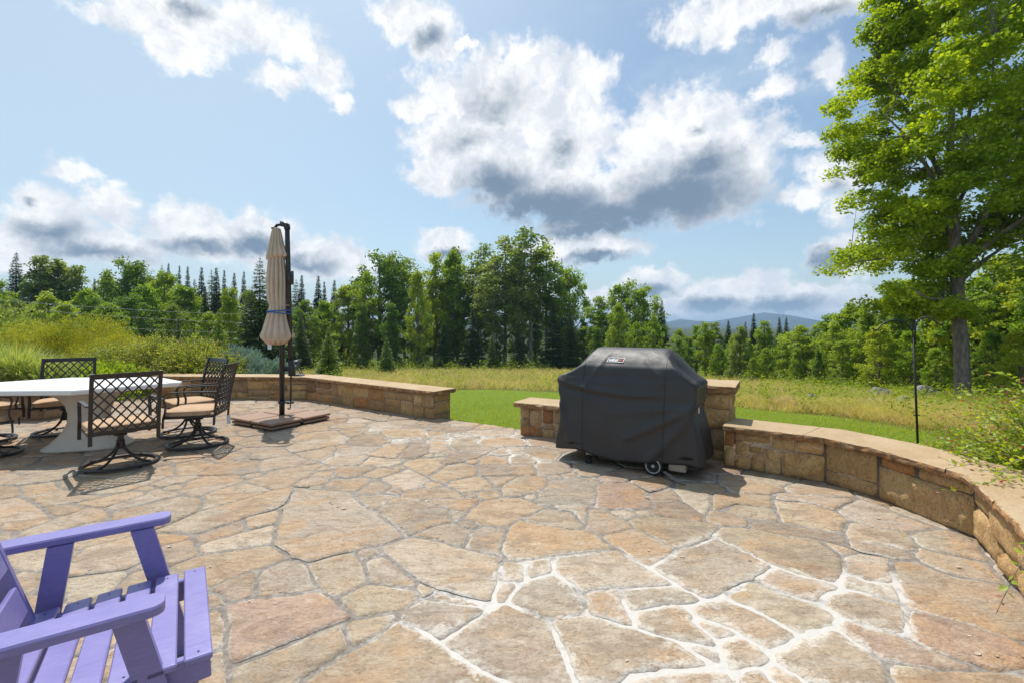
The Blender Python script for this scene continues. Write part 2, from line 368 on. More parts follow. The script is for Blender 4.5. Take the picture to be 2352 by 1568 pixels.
# ================================================================ SETTING
# ---- ground
def groundmat():
    m = bpy.data.materials.new('grass_soil'); m.use_nodes = True; n = N(m.node_tree); b = m.node_tree.nodes['Principled BSDF']
    tc = n.new('ShaderNodeTexCoord').outputs['Object']; at = n.new('ShaderNodeVertexColor', layer_name='Col').outputs[0]
    f = n.noise(tc, 1.3, 7, .65); f2 = n.noise(tc, 60, 4, .7)
    c = n.mix(n.ss(f, .35, .65, 0, .5), at, n.mix(1., at, (.72, .8, .6), 'MULTIPLY')); c = n.mix(n.ss(f2, .3, .7, 0, .5), c, n.mix(1., at, (.5, .55, .4), 'MULTIPLY'))
    n.put(b.inputs['Base Color'], c); b.inputs['Roughness'].default_value = .9; b.inputs['Specular IOR Level'].default_value = .1
    bp = n.new('ShaderNodeBump'); bp.inputs['Distance'].default_value = .03; n.put(bp.inputs['Height'], f2); n.L.new(bp.outputs[0], b.inputs['Normal']); return m
# lawn edge: meadow lies beyond this line
LE = [hit(x, y) for x, y in ((560, 893), (900, 895), (1160, 894), (1700, 936), (1900, 954), (2050, 974), (2200, 1008), (2330, 1062))]
LEu = [p.x/p.y for p in LE]; LEy = [p.y for p in LE]
def lawn_edge(x, y):                       # > 0 in the meadow
    return y-np.interp(x/max(y, .5), LEu, LEy)
def build_ground():
    ys = np.concatenate([np.arange(-6, 4, 2), np.arange(4, 24, .35), np.arange(24, 100, 2), [120, 160, 250, 500, 1000, 2500, 6000]])
    xs = np.concatenate([[-6000, -2000, -800, -300], np.arange(-140, -20, 8), np.arange(-20, 24, .5), np.arange(24, 150, 8), [300, 800, 2000, 6000]])
    V = []; C = []
    for y in ys:
        for x in xs:
            z = ter(x, y)
            inside = y < 6.2 and x < 3
            if inside: z = min(z, -.16)
            V.append((x, y, z-.015))
            e = lawn_edge(x, y)
            if y > 70 or abs(x) > 40: c = (.045, .06, .02)
            elif e < 0: c = (.19, .27, .03)
            else: c = (.15, .14, .05)
            C.append(c)
    nx = len(xs); Fq = np.array([(j*nx+i, j*nx+i+1, (j+1)*nx+i+1, (j+1)*nx+i) for j in range(len(ys)-1) for i in range(nx-1)])
    o = npmesh('ground', np.array(V), Fq, groundmat(), colors=np.array(C), smooth=True); tag(o, kind='structure')
build_ground()
# ---- mountains
def build_mountains():
    m = mat('mountain_forest', (.018, .03, .026), .95, .1, .35, .004)
    prof = [(1300,778),(1450,765),(1530,745),(1560,738),(1600,741),(1630,744),(1660,740),(1700,732),(1740,725),(1755,722),(1775,729),(1810,740),(1850,748),(1900,745),(1930,742),(1990,752),(2080,748),(2180,765),(2300,770)]
    Yd = 3600.; mb = MB(); front = []; top = []; back = []
    xs = np.arange(1250, 2340, 6); rows = []
    for k in range(9):
        t = k/8; row = []
        for x in xs:
            y = np.interp(x, [p[0] for p in prof], [p[1] for p in prof])
            Y = Yd + (t-.5)*2200; zt = CH+(HZ-y)*Yd/F + 14
            h = max(0, 1-abs(t-.5)*2)**.8
            z = -40 + (zt+40)*h + (12*nz(x*.06, t*7, 3) if 0 < t < 1 else 0)*(1 if abs(t-.5) > .01 else .35)
            row.append(((x-1176)*Yd/F*(1+.0*t), Y, z))
        rows.append(row)
    V = np.array(rows).reshape(-1, 3); nx = len(xs)
    Fq = np.array([(j*nx+i, j*nx+i+1, (j+1)*nx+i+1, (j+1)*nx+i) for j in range(8) for i in range(nx-1)])
    tag(npmesh('mountains', V, Fq, m, smooth=True), kind='structure')
build_mountains()

# ---- patio
PC = dict(g=(.385, .325, .27), t=(.45, .355, .27), o=(.50, .355, .225), r=(.40, .255, .195), c=(.53, .455, .375), b=(.285, .22, .17), y=(.425, .35, .255))
T3 = lambda p: (600+p[0]/2.45, 1080+p[1]/2.45); T4 = lambda p: (1560+p[0]/2.45, 1180+p[1]/2.45)
TL = lambda p: (p[0]/3.2667, 1080+p[1]/3.2667); T5 = lambda p: (560+p[0]/2.8, 980+p[1]/2.8)
POLY = {3: """g 315,300 630,320 700,400 800,450 860,500 960,580 800,640 420,725 185,630 240,430
y 490,290 560,235 760,230 740,270 640,310
g 850,400 900,365 1050,360 1240,420 1235,490 1120,520 1000,575 900,500 850,460
t 680,345 830,335 930,340 860,370 790,415
t 1050,570 1200,510 1370,545 1300,640 1170,600
g 1385,550 1470,525 1580,530 1530,690 1340,645
o 1330,470 1420,380 1650,350 1790,410 1610,500 1560,530
g 1250,430 1340,440 1310,470 1250,470
t 1070,365 1200,350 1420,365 1350,430 1250,415
o 960,345 980,310 1200,290 1330,345 1200,350
c 820,650 1000,590 1150,600 1330,665 1540,715 1490,970 1380,960 1160,900 1060,850 880,700
g 690,660 780,650 830,680 720,715
g 750,730 860,700 1040,860 1000,880 780,855
y 440,740 540,700 650,680 700,760 725,860 640,915 540,935 480,890 430,810
g 90,830 170,770 300,745 380,820 425,900 150,930 80,900
r -80,1000 400,920 480,925 560,1000 640,1070 400,1160 0,1320 -80,1330
y 600,935 740,880 1000,895 1060,930 960,1010 720,1055 620,990
t 1070,870 1150,905 1080,940 1045,900
g 960,1070 1000,1010 1110,965 1240,985 1450,1010 1180,1190 1100,1140
t 1130,950 1200,920 1460,990 1480,1000 1300,995
y 610,1110 900,1060 780,1190 640,1230
y -60,1380 590,1120 630,1240 280,1470 -60,1480
o 380,1470 480,1380 800,1200 920,1115 1110,1185 1150,1240 1260,1330 1560,1500 400,1520
t 1230,1210 1420,1090 1580,1010 1700,1050 1820,1110 1860,1190 1960,1480 1700,1470 1500,1390 1350,1310
o 1560,670 1590,560 1650,490 1900,540 2130,590 2210,650 1900,690 1650,725
o 1570,740 1690,740 1690,835 1640,850 1570,850
t 1560,870 1630,860 1560,960 1510,960
t 1710,730 1850,710 1850,790 1720,830
g 1620,960 1720,850 1860,820 1960,870 2040,980 2050,1040 1870,1060 1680,1000
t 2070,920 2250,900 2340,1110 2090,1040
g 1790,330 1850,250 2120,230 2105,380 1780,375
y 1690,480 1790,430 1980,430 2030,510 1960,530 1750,500
t 2090,420 2140,420 2330,520 2180,560 2090,530
g 1860,410 2070,410 2050,500 1960,425""",
4: """t -170,345 0,300 250,410 190,470 100,510 0,475
c -470,465 -90,415 0,490 90,540 220,620 150,635 -300,660 -370,605 -460,545
y 0,250 120,215 500,270 420,360 270,400 0,270
g 110,525 280,420 490,360 760,490 830,520 720,580 440,690 240,600
t -80,660 60,645 220,640 360,710 280,730 0,775 -20,800
y 500,330 530,290 1100,355 1230,450 1250,560 1200,600 1000,560 820,490 700,430
y 550,190 610,145 820,170 870,250 640,215
o 850,120 1090,150 1290,220 1260,290 1200,310 900,250
b 710,260 760,245 1230,320 1270,380 1080,350 740,300
t 440,230 460,180 640,215 690,265 500,265
b 120,205 130,140 300,140 410,220 400,245
r -212,35 0,25 60,80 110,160 0,165 -212,165
t 100,100 230,40 290,120 130,140
c 230,50 440,95 460,150 430,200 300,130
o 470,180 500,80 800,90 830,160 600,140 550,185
t 860,80 1200,110 1340,110 1200,180 1080,130
c 1220,180 1360,110 1800,280 1640,305 1480,285 1290,230
y 1300,260 1640,310 1690,370 1690,420 1340,360 1290,300
t 1310,370 1560,400 1680,470 1350,430
c 1680,330 1840,300 2060,350 2110,480 1800,420 1700,370
t 1700,400 2120,500 2210,610 1960,570 1780,530
c 1280,460 1350,440 1520,475 1550,620 1400,600 1300,540
o 1150,370 1340,430 1250,445
c 1280,570 1420,610 1560,630 1600,720 1400,650 1270,620
c 770,590 860,530 1000,580 1190,630 1100,730 900,670
y 570,700 700,620 850,670 1080,740 1200,790 1190,870 1010,910 880,830 700,740
o 370,780 560,720 720,800 950,930 900,980 820,990 700,930
g 1130,740 1190,680 1290,690 1400,700 1600,750 1630,840 1640,930 1420,870 1240,810
r 1240,870 1300,850 1640,960 1850,1060 2040,1120 1800,1130 1500,1050 1330,960
r 1660,950 1690,800 2000,870 2200,950 2352,1010 2352,1090 2180,1130 1900,1050
t 1570,500 1720,490 1960,580 2220,630 2380,740 2380,960 2000,860 1650,760 1600,620
y 900,1010 1010,970 1200,895 1400,1020 1500,1120 1540,1225 1180,1235 900,1110
g 560,980 640,950 790,1070 590,1140
y -470,845 -290,810 0,905 270,980 440,1090 300,1110 0,1150 -300,1200 -400,1000
y 20,800 250,755 340,830 460,950 470,990 200,930 60,890 30,840
g 370,850 440,860 600,910 490,940
g 300,990 480,1010 510,1090 430,1070
t 0,1190 200,1160 560,1170 600,1250 0,1270
o 690,1160 750,1150 840,1240 680,1240
o 1560,1130 1900,1150 2200,1180 2352,1170 2380,1300 1600,1300""",
1: """t -60,500 140,470 230,490 370,590 330,660 170,720 50,710 -60,640
o -60,380 140,375 150,440 0,475 -60,475
t 160,370 400,340 560,450 900,440 480,520 340,540 210,450
o 380,540 480,525 690,540 560,590 400,590
o 620,520 940,440 1060,420 1180,440 840,540
c 860,540 1260,405 1440,440 1200,500 870,575
t 880,590 1440,455 1630,490 1570,570 1350,670 1180,720 980,640
t 550,620 720,550 850,570 850,620 700,660 450,740 250,780 140,760
t 1210,360 1340,310 1540,290 1570,310 1300,370
g 1460,420 1560,320 1700,290 1880,290 1960,330 1760,390 1560,450
c 1700,420 1940,360 2110,380 2170,410 1640,560 1630,530
c 1300,730 1640,570 2000,480 2180,420 2340,400 2300,510 1900,640 1560,755
t 1580,770 1950,650 1970,720 1620,830
o 1960,640 2250,580 2220,670 1980,710
c 1610,840 2200,690 2180,830 1640,915
o 1370,1020 1640,930 2170,850 2250,930 2130,1010 1700,1150 1660,1150 1500,1060
t 1310,860 1510,810 1580,920 1360,1010
t 590,960 740,860 1080,780 1130,940 1050,1010 800,1060 560,1100
c 540,1110 900,1080 960,1110 880,1220 560,1290
o 1300,760 1530,770 1500,800 1310,840
t 1720,1190 2050,1060 2040,1220 1880,1280
t 1680,1230 1780,1310 1690,1350
t 70,930 380,860 350,1040 120,1020
c 130,1070 320,1070 230,1230 160,1150""",
5: """b 740,470 1000,465 940,510 820,545 770,530
o 150,560 380,480 650,450 480,560 350,620 250,600
t 920,640 1000,560 1110,590 1080,630 1000,655
c 910,460 980,400 1200,420 1120,465
o 980,390 1130,310 1250,310 1200,370 1150,405
b 1170,400 1260,315 1390,320 1370,370 1290,405
c 1390,330 1400,290 1500,290 1520,330 1430,370 1390,360
b 830,290 900,255 1060,250 1130,300 1000,325 880,320
t 780,230 810,205 970,195 920,240 850,262
o 1070,215 1340,210 1370,260 1250,270 1110,265
y 1520,300 1560,275 1740,255 1700,320 1600,345 1530,330
c 1620,360 1700,330 1870,325 1780,375
t 1930,330 2040,330 2020,370 1950,375
g 1800,370 1900,340 1950,380 1870,400
o 1230,450 1290,415 1480,400 1470,460 1380,520
b 1490,440 1600,370 1700,380 1750,390 1600,430
o 1400,530 1500,470 1620,440 1710,480 1700,520 1540,570 1480,575
g 1730,520 1740,465 2110,460 2120,525
t 1740,440 1770,390 1940,395 1940,450
t 1950,400 2090,400 2110,455 1950,450
t 2130,450 2360,440 2352,495 2200,525 2140,530
c 1060,540 1250,490 1380,560 1220,630 1150,600
o 940,520 1080,475 1190,500 1050,545
g 740,360 900,320 1050,330 900,385 760,395
t 680,420 740,400 980,395 900,450 720,455
o 1500,560 1720,535 1780,550 1840,605 1640,640
t 1790,540 1990,535 1850,600
t 1240,180 1380,180 1360,200 1200,205
r 1400,190 1700,195 1600,230 1500,225 1420,210
o 1380,225 1500,230 1490,250 1400,260"""}
SALT = [(4,380,720,.42),(4,1250,630,.38),(4,820,1010,.38),(4,540,980,.32),(4,0,790,.25),(3,1540,900,.38),(4,200,600,.25),(4,850,520,.42),(4,450,360,.25),(4,600,1190,.4),(4,100,1160,.4),
 (3,1900,780,.32),(3,1180,1200,.35),(3,1400,1350,.4),(3,1900,1400,.45),(4,1230,880,.25),(4,1650,900,.2),(4,930,960,.3),(4,150,500,.2),
 (5,1550,270,.45),(5,1950,260,.6),(5,1900,390,.4),(5,1000,210,.3),(5,1180,290,.3),(5,760,410,.25),(5,1300,240,.3),(5,2100,420,.3),(4,900,850,.2),(4,1560,640,.2)]
PATIO = [(-11.5, 9.25), (-3.95, 9.2), (-.93, 7.12), (.06, 6.45), (2.15, 5.10), (3.0, 4.35), (3.28, 3.15), (2.95, 2.3), (2.5, 1.7), (2.15, .9), (1.9, -1.5), (-11.5, -1.5)]
def clip_poly(p, a, nrm):                  # keep points with (q-a).nrm <= 0
    out = []
    for i in range(len(p)):
        q, r = p[i], p[(i+1) % len(p)]; dq = (q[0]-a[0])*nrm[0]+(q[1]-a[1])*nrm[1]; dr = (r[0]-a[0])*nrm[0]+(r[1]-a[1])*nrm[1]
        if dq <= 0: out.append(q)
        if (dq < 0) != (dr < 0) and abs(dq-dr) > 1e-9: t = dq/(dq-dr); out.append((q[0]+(r[0]-q[0])*t, q[1]+(r[1]-q[1])*t))
    return out
def inpoly(x, y, P):
    c = False
    for i in range(len(P)):
        (x0, y0), (x1, y1) = P[i-1], P[i]
        if (y0 > y) != (y1 > y) and x < (x1-x0)*(y-y0)/(y1-y0)+x0: c = not c
    return c
def grow(polys):
    """let every stone grow until only a joint is left between neighbours; fill open pockets with small stones"""
    gs = .0125; X0, Y0 = -11.8, -1.6; nx, ny = int(15.4/gs), int(11.1/gs); big = 9.
    d1 = np.full((ny, nx), big, np.float32); d2 = d1.copy(); lab = np.full((ny, nx), -1, np.int32)
    def pdist(P, X, Y):
        a = np.array(P); b = np.roll(a, -1, 0); best = np.full(X.shape, 1e9); ins = np.zeros(X.shape, bool)
        for p, q in zip(a, b):
            dx, dy = q-p; t = np.clip(((X-p[0])*dx+(Y-p[1])*dy)/(dx*dx+dy*dy+1e-12), 0, 1); best = np.minimum(best, (X-p[0]-t*dx)**2+(Y-p[1]-t*dy)**2)
            c = (p[1] > Y) != (q[1] > Y)
            if dy != 0: ins ^= c & (X < dx*(Y-p[1])/dy+p[0])
        best = np.sqrt(best); return np.where(ins, -best, best)
    def stamp(i, P):
        a = np.array(P); m = .16; i0 = max(0, int((a[:, 0].min()-m-X0)/gs)); i1 = min(nx, int((a[:, 0].max()+m-X0)/gs)+1); j0 = max(0, int((a[:, 1].min()-m-Y0)/gs)); j1 = min(ny, int((a[:, 1].max()+m-Y0)/gs)+1)
        if i1 <= i0 or j1 <= j0: return
        X, Y = np.meshgrid(X0+gs*np.arange(i0, i1), Y0+gs*np.arange(j0, j1)); d = pdist(P, X, Y).astype(np.float32)
        A, B, Lb = d1[j0:j1, i0:i1], d2[j0:j1, i0:i1], lab[j0:j1, i0:i1]; lt = d < A
        B[:] = np.where(lt, A, np.minimum(B, d)); Lb[:] = np.where(lt, i, Lb); A[:] = np.where(lt, d, A)
    for i, (P, c) in enumerate(polys): stamp(i, P)
    rr = random.Random(5)
    for rep in range(500):
        sub_ = d1[::4, ::4]; js, is_ = np.where(sub_ > .062)
        if len(js) == 0: break
        order = np.argsort(-sub_[js, is_])[:60]; made = 0; used = []
        for o in order:
            x, y = X0+gs*4*is_[o], Y0+gs*4*js[o]
            if not inpoly(x, y, PATIO): d1[js[o]*4, is_[o]*4] = 0; continue
            if any(math.hypot(x-u, y-v) < .3 for u, v in used): continue
            r = min(.16, d1[js[o]*4, is_[o]*4]*.75); n = rr.choice((4, 5, 6)); a0 = rr.uniform(0, 6)
            P = [(x+r*rr.uniform(.7, 1.)*math.cos(a0+6.283*k/n), y+r*rr.uniform(.7, 1.)*math.sin(a0+6.283*k/n)) for k in range(n)]
            polys.append((P, PC[rr.choice('gtoty')])); stamp(len(polys)-1, P); used.append((x, y)); made += 1
        if not made: continue
    out = []
    for i, (P, c) in enumerate(polys):
        a = np.array(P); ar = sum(p[0]*q[1]-q[0]*p[1] for p, q in zip(P, P[1:]+P[:1]))/2
        if abs(ar) < 1e-6: continue
        # centroid of the area
        cx = sum((p[0]+q[0])*(p[0]*q[1]-q[0]*p[1]) for p, q in zip(P, P[1:]+P[:1]))/(6*ar); cy = sum((p[1]+q[1])*(p[0]*q[1]-q[0]*p[1]) for p, q in zip(P, P[1:]+P[:1]))/(6*ar)
        rad = np.hypot(a[:, 0]-cx, a[:, 1]-cy).max(); n = int(max(24, min(140, rad*6.28/.024))); gap = rr.uniform(.006, .011)
        th = np.linspace(0, 2*math.pi, n, endpoint=False); rs = np.arange(0, rad+.12, .005); X = cx+np.outer(np.cos(th), rs); Y = cy+np.outer(np.sin(th), rs); ds = pdist(P, X, Y)
        ii = np.clip(((X-X0)/gs+.5).astype(int), 0, nx-1); jj = np.clip(((Y-Y0)/gs+.5).astype(int), 0, ny-1); do = np.where(lab[jj, ii] == i, d2[jj, ii], d1[jj, ii])
        ok = (ds < .085) & (ds < do-2*gap); 
        # last radius that is still the stone's own, counted outward without a break larger than the start
        bad = ~ok; bad[:, 0] = False; first = np.where(bad.any(1), bad.argmax(1), len(rs)-1); R_ = rs[np.maximum(first-1, 0)]
        if np.median(R_) < .02: continue
        R_ = (np.roll(R_, 1)+5*R_+np.roll(R_, -1))/7
        out.append(([(cx+r*math.cos(t), cy+r*math.sin(t)) for r, t in zip(R_, th)], c))
    return out
def build_patio():
    TR = {1: TL, 3: T3, 4: T4, 5: T5}; polys = []
    def gp(k, p): x, y = TR[k](p); return tuple(G(x/1.0714, y/1.0714))[:2]
    for k, txt in POLY.items():
        for ln in txt.split('\n'):
            w = ln.split(); pp = [gp(k, tuple(map(float, q.split(',')))) for q in w[1:]]
            polys.append((pp, PC[w[0]]))
    salt = [(*gp(k, (x, y)), r) for k, x, y, r in SALT]
    # random stones fill whatever was not traced
    pts = []; own = []
    for i, (pp, c) in enumerate(polys):
        a = np.array(pp); x0, y0 = a.min(0); x1, y1 = a.max(0); st = max(.05, min(.14, math.sqrt((x1-x0)*(y1-y0))/7))
        for x in np.arange(x0, x1, st):
            for y in np.arange(y0, y1, st):
                if inpoly(x, y, pp): pts.append((x, y)); own.append(i)
        for q, r in zip(pp, pp[1:]+pp[:1]):
            nseg = max(1, int(math.dist(q, r)/.06))
            for j in range(nseg): t = j/nseg; pts.append((q[0]+(r[0]-q[0])*t, q[1]+(r[1]-q[1])*t)); own.append(i)
    tr = np.array(pts); seeds = []
    for _ in range(16000):
        x = random.uniform(-11.4, 3.3); y = random.uniform(-1.4, 9.2)
        if y < .9 and random.random() < .5: continue
        if not inpoly(x, y, PATIO): continue
        d = random.choice((.26, .34, .44, .52))
        if ((tr[:, 0]-x)**2+((tr[:, 1]-y))**2).min() < .17**2: continue
        if seeds and ((np.array(seeds)[:, 0]-x)**2*.55+((np.array(seeds)[:, 1]-y)*1.25)**2).min() < d*d: continue
        seeds.append((x, y))
    S = np.array(seeds); allp = np.vstack([S, tr])
    for i, (x, y) in enumerate(seeds):
        cell = [(x-.7, y-.7), (x+.7, y-.7), (x+.7, y+.7), (x-.7, y+.7)]
        d2 = (allp[:, 0]-x)**2+(allp[:, 1]-y)**2; near = np.argsort(d2)[1:160]
        for j in near:
            if d2[j] > 2.0: break
            ox, oy = allp[j]; dx, dy = ox-x, oy-y; L = math.hypot(dx, dy)
            if L < 1e-6: continue
            t = .5*L-.014 if j < len(S) else L-.032
            cell = clip_poly(cell, (x+dx/L*t, y+dy/L*t), (dx/L, dy/L))
            if len(cell) < 3: break
        if len(cell) < 3: continue
        # thin out near-duplicate corners
        cc = [cell[0]]
        for q in cell[1:]:
            if math.dist(q, cc[-1]) > .04: cc.append(q)
        if len(cc) >= 3 and math.dist(cc[0], cc[-1]) < .04: cc.pop()
        if len(cc) < 3: continue
        k = random.choices('gtorcby', (24, 26, 17, 7, 16, 4, 12))[0]; polys.append((cc, PC[k]))
    clipn = []
    for q, r in zip(PATIO, PATIO[1:]+PATIO[:1]):
        if q in PATIO[6:10]: continue         # the stones run on under the right wall
        dx, dy = r[0]-q[0], r[1]-q[1]; L = math.hypot(dx, dy); clipn.append((q, (-dy/L, dx/L)))   # clockwise outline: left side is outside
    polys = grow(polys)
    V = []; Fs = []; C = []; E = []; A = []
    def saltf(x, y):
        s = 0
        for sx, sy, r in salt: s += .66*math.exp(-((x-sx)**2+(y-sy)**2)/(r*r*.42))
        base = .20 if x > -2.0 else .05
        return min(1., s+base*(1+nz(x, y, 5, .9)))
    for pi, (pp, col) in enumerate(polys):
        for a, nn in clipn:
            pp = clip_poly(pp, a, nn)
            if len(pp) < 3: break
        if len(pp) < 3: continue
        area = sum(p[0]*q[1]-q[0]*p[1] for p, q in zip(pp, pp[1:]+pp[:1]))/2
        if area < 0: pp = pp[::-1]; area = -area
        if area < .004: continue
        cx = sum(p[0] for p in pp)/len(pp); cy = sum(p[1] for p in pp)/len(pp)
        dist = max(1.4, cy); step = min(.12, .022*dist*.8)
        # cut corners, wobble edges
        out = []
        if len(pp) > 14: out = list(pp)
        else:
          for i in range(len(pp)):
            p0, p1, p2 = pp[i-1], pp[i], pp[(i+1) % len(pp)]; k = min(.22, .035/max(.02, math.dist(p0, p1))), min(.22, .035/max(.02, math.dist(p1, p2)))
            out.append((p1[0]+(p0[0]-p1[0])*k[0], p1[1]+(p0[1]-p1[1])*k[0])); out.append((p1[0]+(p2[0]-p1[0])*k[1], p1[1]+(p2[1]-p1[1])*k[1]))
        ring = []
        for p, q in zip(out, out[1:]+out[:1]):
            nseg = max(1, int(math.dist(p, q)/(step*1.1)))
            for j in range(nseg): t = j/nseg; ring.append((p[0]+(q[0]-p[0])*t, p[1]+(q[1]-p[1])*t))
        w = .0080
        ring = [(x+w*nz(x, y, pi*3.1, 9)+w*.8*nz(x, y, pi*1.7+9, 28), y+w*nz(x, y, pi*3.1+50, 9)+w*.8*nz(x, y, pi*1.7+70, 28)) for x, y in ring]
        ra = np.array(ring); rb = np.roll(ra, -1, 0)
        def dedge(p):
            d = rb-ra; t = np.clip(((p-ra)*d).sum(1)/((d*d).sum(1)+1e-12), 0, 1); return np.sqrt((((ra+d*t[:, None])-p)**2).sum(1)).min()
        inner = []
        x0, y0 = ra.min(0); x1, y1 = ra.max(0)
        tang = rb-np.roll(ra, 1, 0); nrm = np.stack([-tang[:, 1], tang[:, 0]], 1); nrm /= np.linalg.norm(nrm, axis=1)[:, None]+1e-9
        for off, es in ((.007, .7), (.028, .8)):
            for q in ra+nrm*off:
                if inpoly(q[0], q[1], ring) and dedge(q) > off*es and all(abs(q[0]-r[0])+abs(q[1]-r[1]) > .006 for r in inner[-2:]): inner.append((q[0], q[1]))
        for x in np.arange(x0, x1, step*1.6):
            for y in np.arange(y0, y1, step*1.6):
                qx = x+random.uniform(-.3, .3)*step; qy = y+random.uniform(-.3, .3)*step
                if inpoly(qx, qy, ring) and dedge(np.array((qx, qy))) > .045: inner.append((qx, qy))
        pts2 = [Vector(p) for p in ring]+[Vector(p) for p in inner]; nb = len(ring)
        try: vs, _, fs, *_r = geometry.delaunay_2d_cdt(pts2, [], [list(range(nb))], 1, 1e-5)
        except Exception: continue
        lift = random.uniform(-.004, .005); tx, ty = random.uniform(-.010, .010), random.uniform(-.010, .010); base = len(V)
        kv = random.uniform(.84, 1.14); kc = tuple(min(1, (c*.6+m_*.4)*kv*.93*random.uniform(.985, 1.015)) for c, m_ in zip(col, (.42, .34, .265)))
        for q in vs:
            d = dedge(np.array((q.x, q.y))); z = -.011+.011*min(1, (d/.011))**.5+lift+(q.x-cx)*tx+(q.y-cy)*ty+.004*nz(q.x, q.y, pi, 3)+.0025*nz(q.x, q.y, pi+7, 11)
            V.append((q.x, q.y, z)); C.append(kc); E.append(d); A.append(saltf(q.x, q.y))
        Fs += [tuple(base+i for i in f) for f in fs if len(f) == 3]
    Fs = np.array(Fs); V = np.array(V)
    a = V[Fs]; up = np.cross(a[:, 1]-a[:, 0], a[:, 2]-a[:, 0])[:, 2] < 0; Fs[up] = Fs[up][:, ::-1]
    o = npmesh('patio', V, Fs, M_pave, k=3, colors=np.array(C), smooth=False)
    for nm, arr in (('edge', E), ('salt', A)):
        at = o.data.attributes.new(nm, 'FLOAT', 'POINT'); at.data.foreach_set('value', np.array(arr, np.float32))
    tag(o, kind='structure')
    # mortar bed: a grid clipped to the outline
    mb = MB(); mv = []
    s = .1
    for xi in np.arange(-11.5, 3.4, s):
        for yi in np.arange(-1.5, 9.3, s):
            q = [(xi, yi), (xi+s, yi), (xi+s, yi+s), (xi, yi+s)]
            if not all(inpoly(u, v, PATIO) for u, v in q):
                for aa, nn in clipn:
                    q = clip_poly(q, aa, nn)
                    if len(q) < 3: break
                if len(q) < 3: continue
            mb.add([(u, v, -.0085) for u, v in q], [tuple(range(len(q)))])
    n = len(PATIO); mb.add([(u, v, -.0085) for u, v in PATIO]+[(u, v, -.35) for u, v in PATIO], [(i, (i+1) % n, n+(i+1) % n, n+i) for i in range(n)])
    ob = mb.build('patio_bed', M_joint); tag(ob, kind='structure')
    at = ob.data.attributes.new('salt', 'FLOAT', 'POINT'); at.data.foreach_set('value', np.array([saltf(v[0], v[1]) for v in mb.v], np.float32))
build_patio()

# ---- stone walls
WC = [(.56, .38, .19), (.50, .35, .18), (.60, .42, .21), (.42, .28, .15), (.50, .24, .09), (.31, .20, .12), (.62, .46, .25), (.56, .33, .15), (.42, .32, .20)]
def split_rect(r, wmax, hmax, out, rnd, depth=0):
    x0, z0, x1, z1 = r; w = x1-x0; h = z1-z0
    if (w <= wmax and h <= hmax) or depth > 9: out.append(r); return
    if w/wmax > h/hmax*.9:
        m = x0+w*rnd.uniform(.34, .66); split_rect((x0, z0, m, z1), wmax*rnd.uniform(.8, 1.25), hmax, out, rnd, depth+1); split_rect((m, z0, x1, z1), wmax, hmax*rnd.uniform(.8, 1.3), out, rnd, depth+1)
    else:
        m = z0+h*rnd.uniform(.36, .64); split_rect((x0, z0, x1, m), wmax, hmax, out, rnd, depth+1); split_rect((x0, m, x1, z1), wmax*rnd.uniform(.8, 1.3), hmax, out, rnd, depth+1)
def stones_on(mb, a, b, z0, z1, wmax=.42, hmax=.24, seed=0, depth=.035, cols=None, wild=0, rects=None, step=.028):
    rnd = random.Random(seed); a = Vector(a); b = Vector(b); L = (b-a).length; t = (b-a)/L; nrm = Vector((t.y, -t.x, 0))
    if rects is None: rects = []; split_rect((0, z0, L, z1), wmax, hmax, rects, rnd)
    for (x0, q0, x1, q1) in rects:
        g = rnd.uniform(.003, .0065); x0 += g; x1 -= g; q0 += g; q1 -= g
        if x1-x0 < .03 or q1-q0 < .03: continue
        nx = max(3, int((x1-x0)/step)); nzc = max(3, int((q1-q0)/step)); dep = depth*rnd.uniform(.7, 1.1); sd_ = rnd.uniform(0, 90)
        col = rnd.choice(cols or WC); k = rnd.uniform(.85, 1.15); col = tuple(c*k for c in col); rough = rnd.uniform(.5, 1.5)*(1+wild)
        vs = []
        for j in range(nzc+1):
            for i in range(nx+1):
                u = i/nx; v = j/nzc; x = x0+(x1-x0)*u; z = q0+(q1-q0)*v
                e = min(min(u, 1-u)*(x1-x0), min(v, 1-v)*(q1-q0)); 
                # round the four corners
                cu = max(0, .013-min(u, 1-u)*(x1-x0)); cv = max(0, .013-min(v, 1-v)*(q1-q0))
                pull = max(0, math.hypot(cu, cv)-.013)
                x += (1 if u < .5 else -1)*pull*.8; z += (1 if v < .5 else -1)*pull*.8
                x += .008*nz(x, z, sd_, 7); z += .008*nz(x, z, sd_+30, 7)
                h = dep*min(1, (e/.014))**.5 + rough*(.010*nz(x, z, sd_, 6)+.006*nz(x, z, sd_, 17)+wild*.016*nz(x, z, sd_, 11))*min(1, e/.03)
                h = max(h, .019 if e > .008 else .0125); p = a+t*x+nrm*(h-.012); vs.append((p.x, p.y, z))
        fs = [(j*(nx+1)+i, j*(nx+1)+i+1, (j+1)*(nx+1)+i+1, (j+1)*(nx+1)+i) for j in range(nzc) for i in range(nx)]
        mb.add(vs, fs, col)
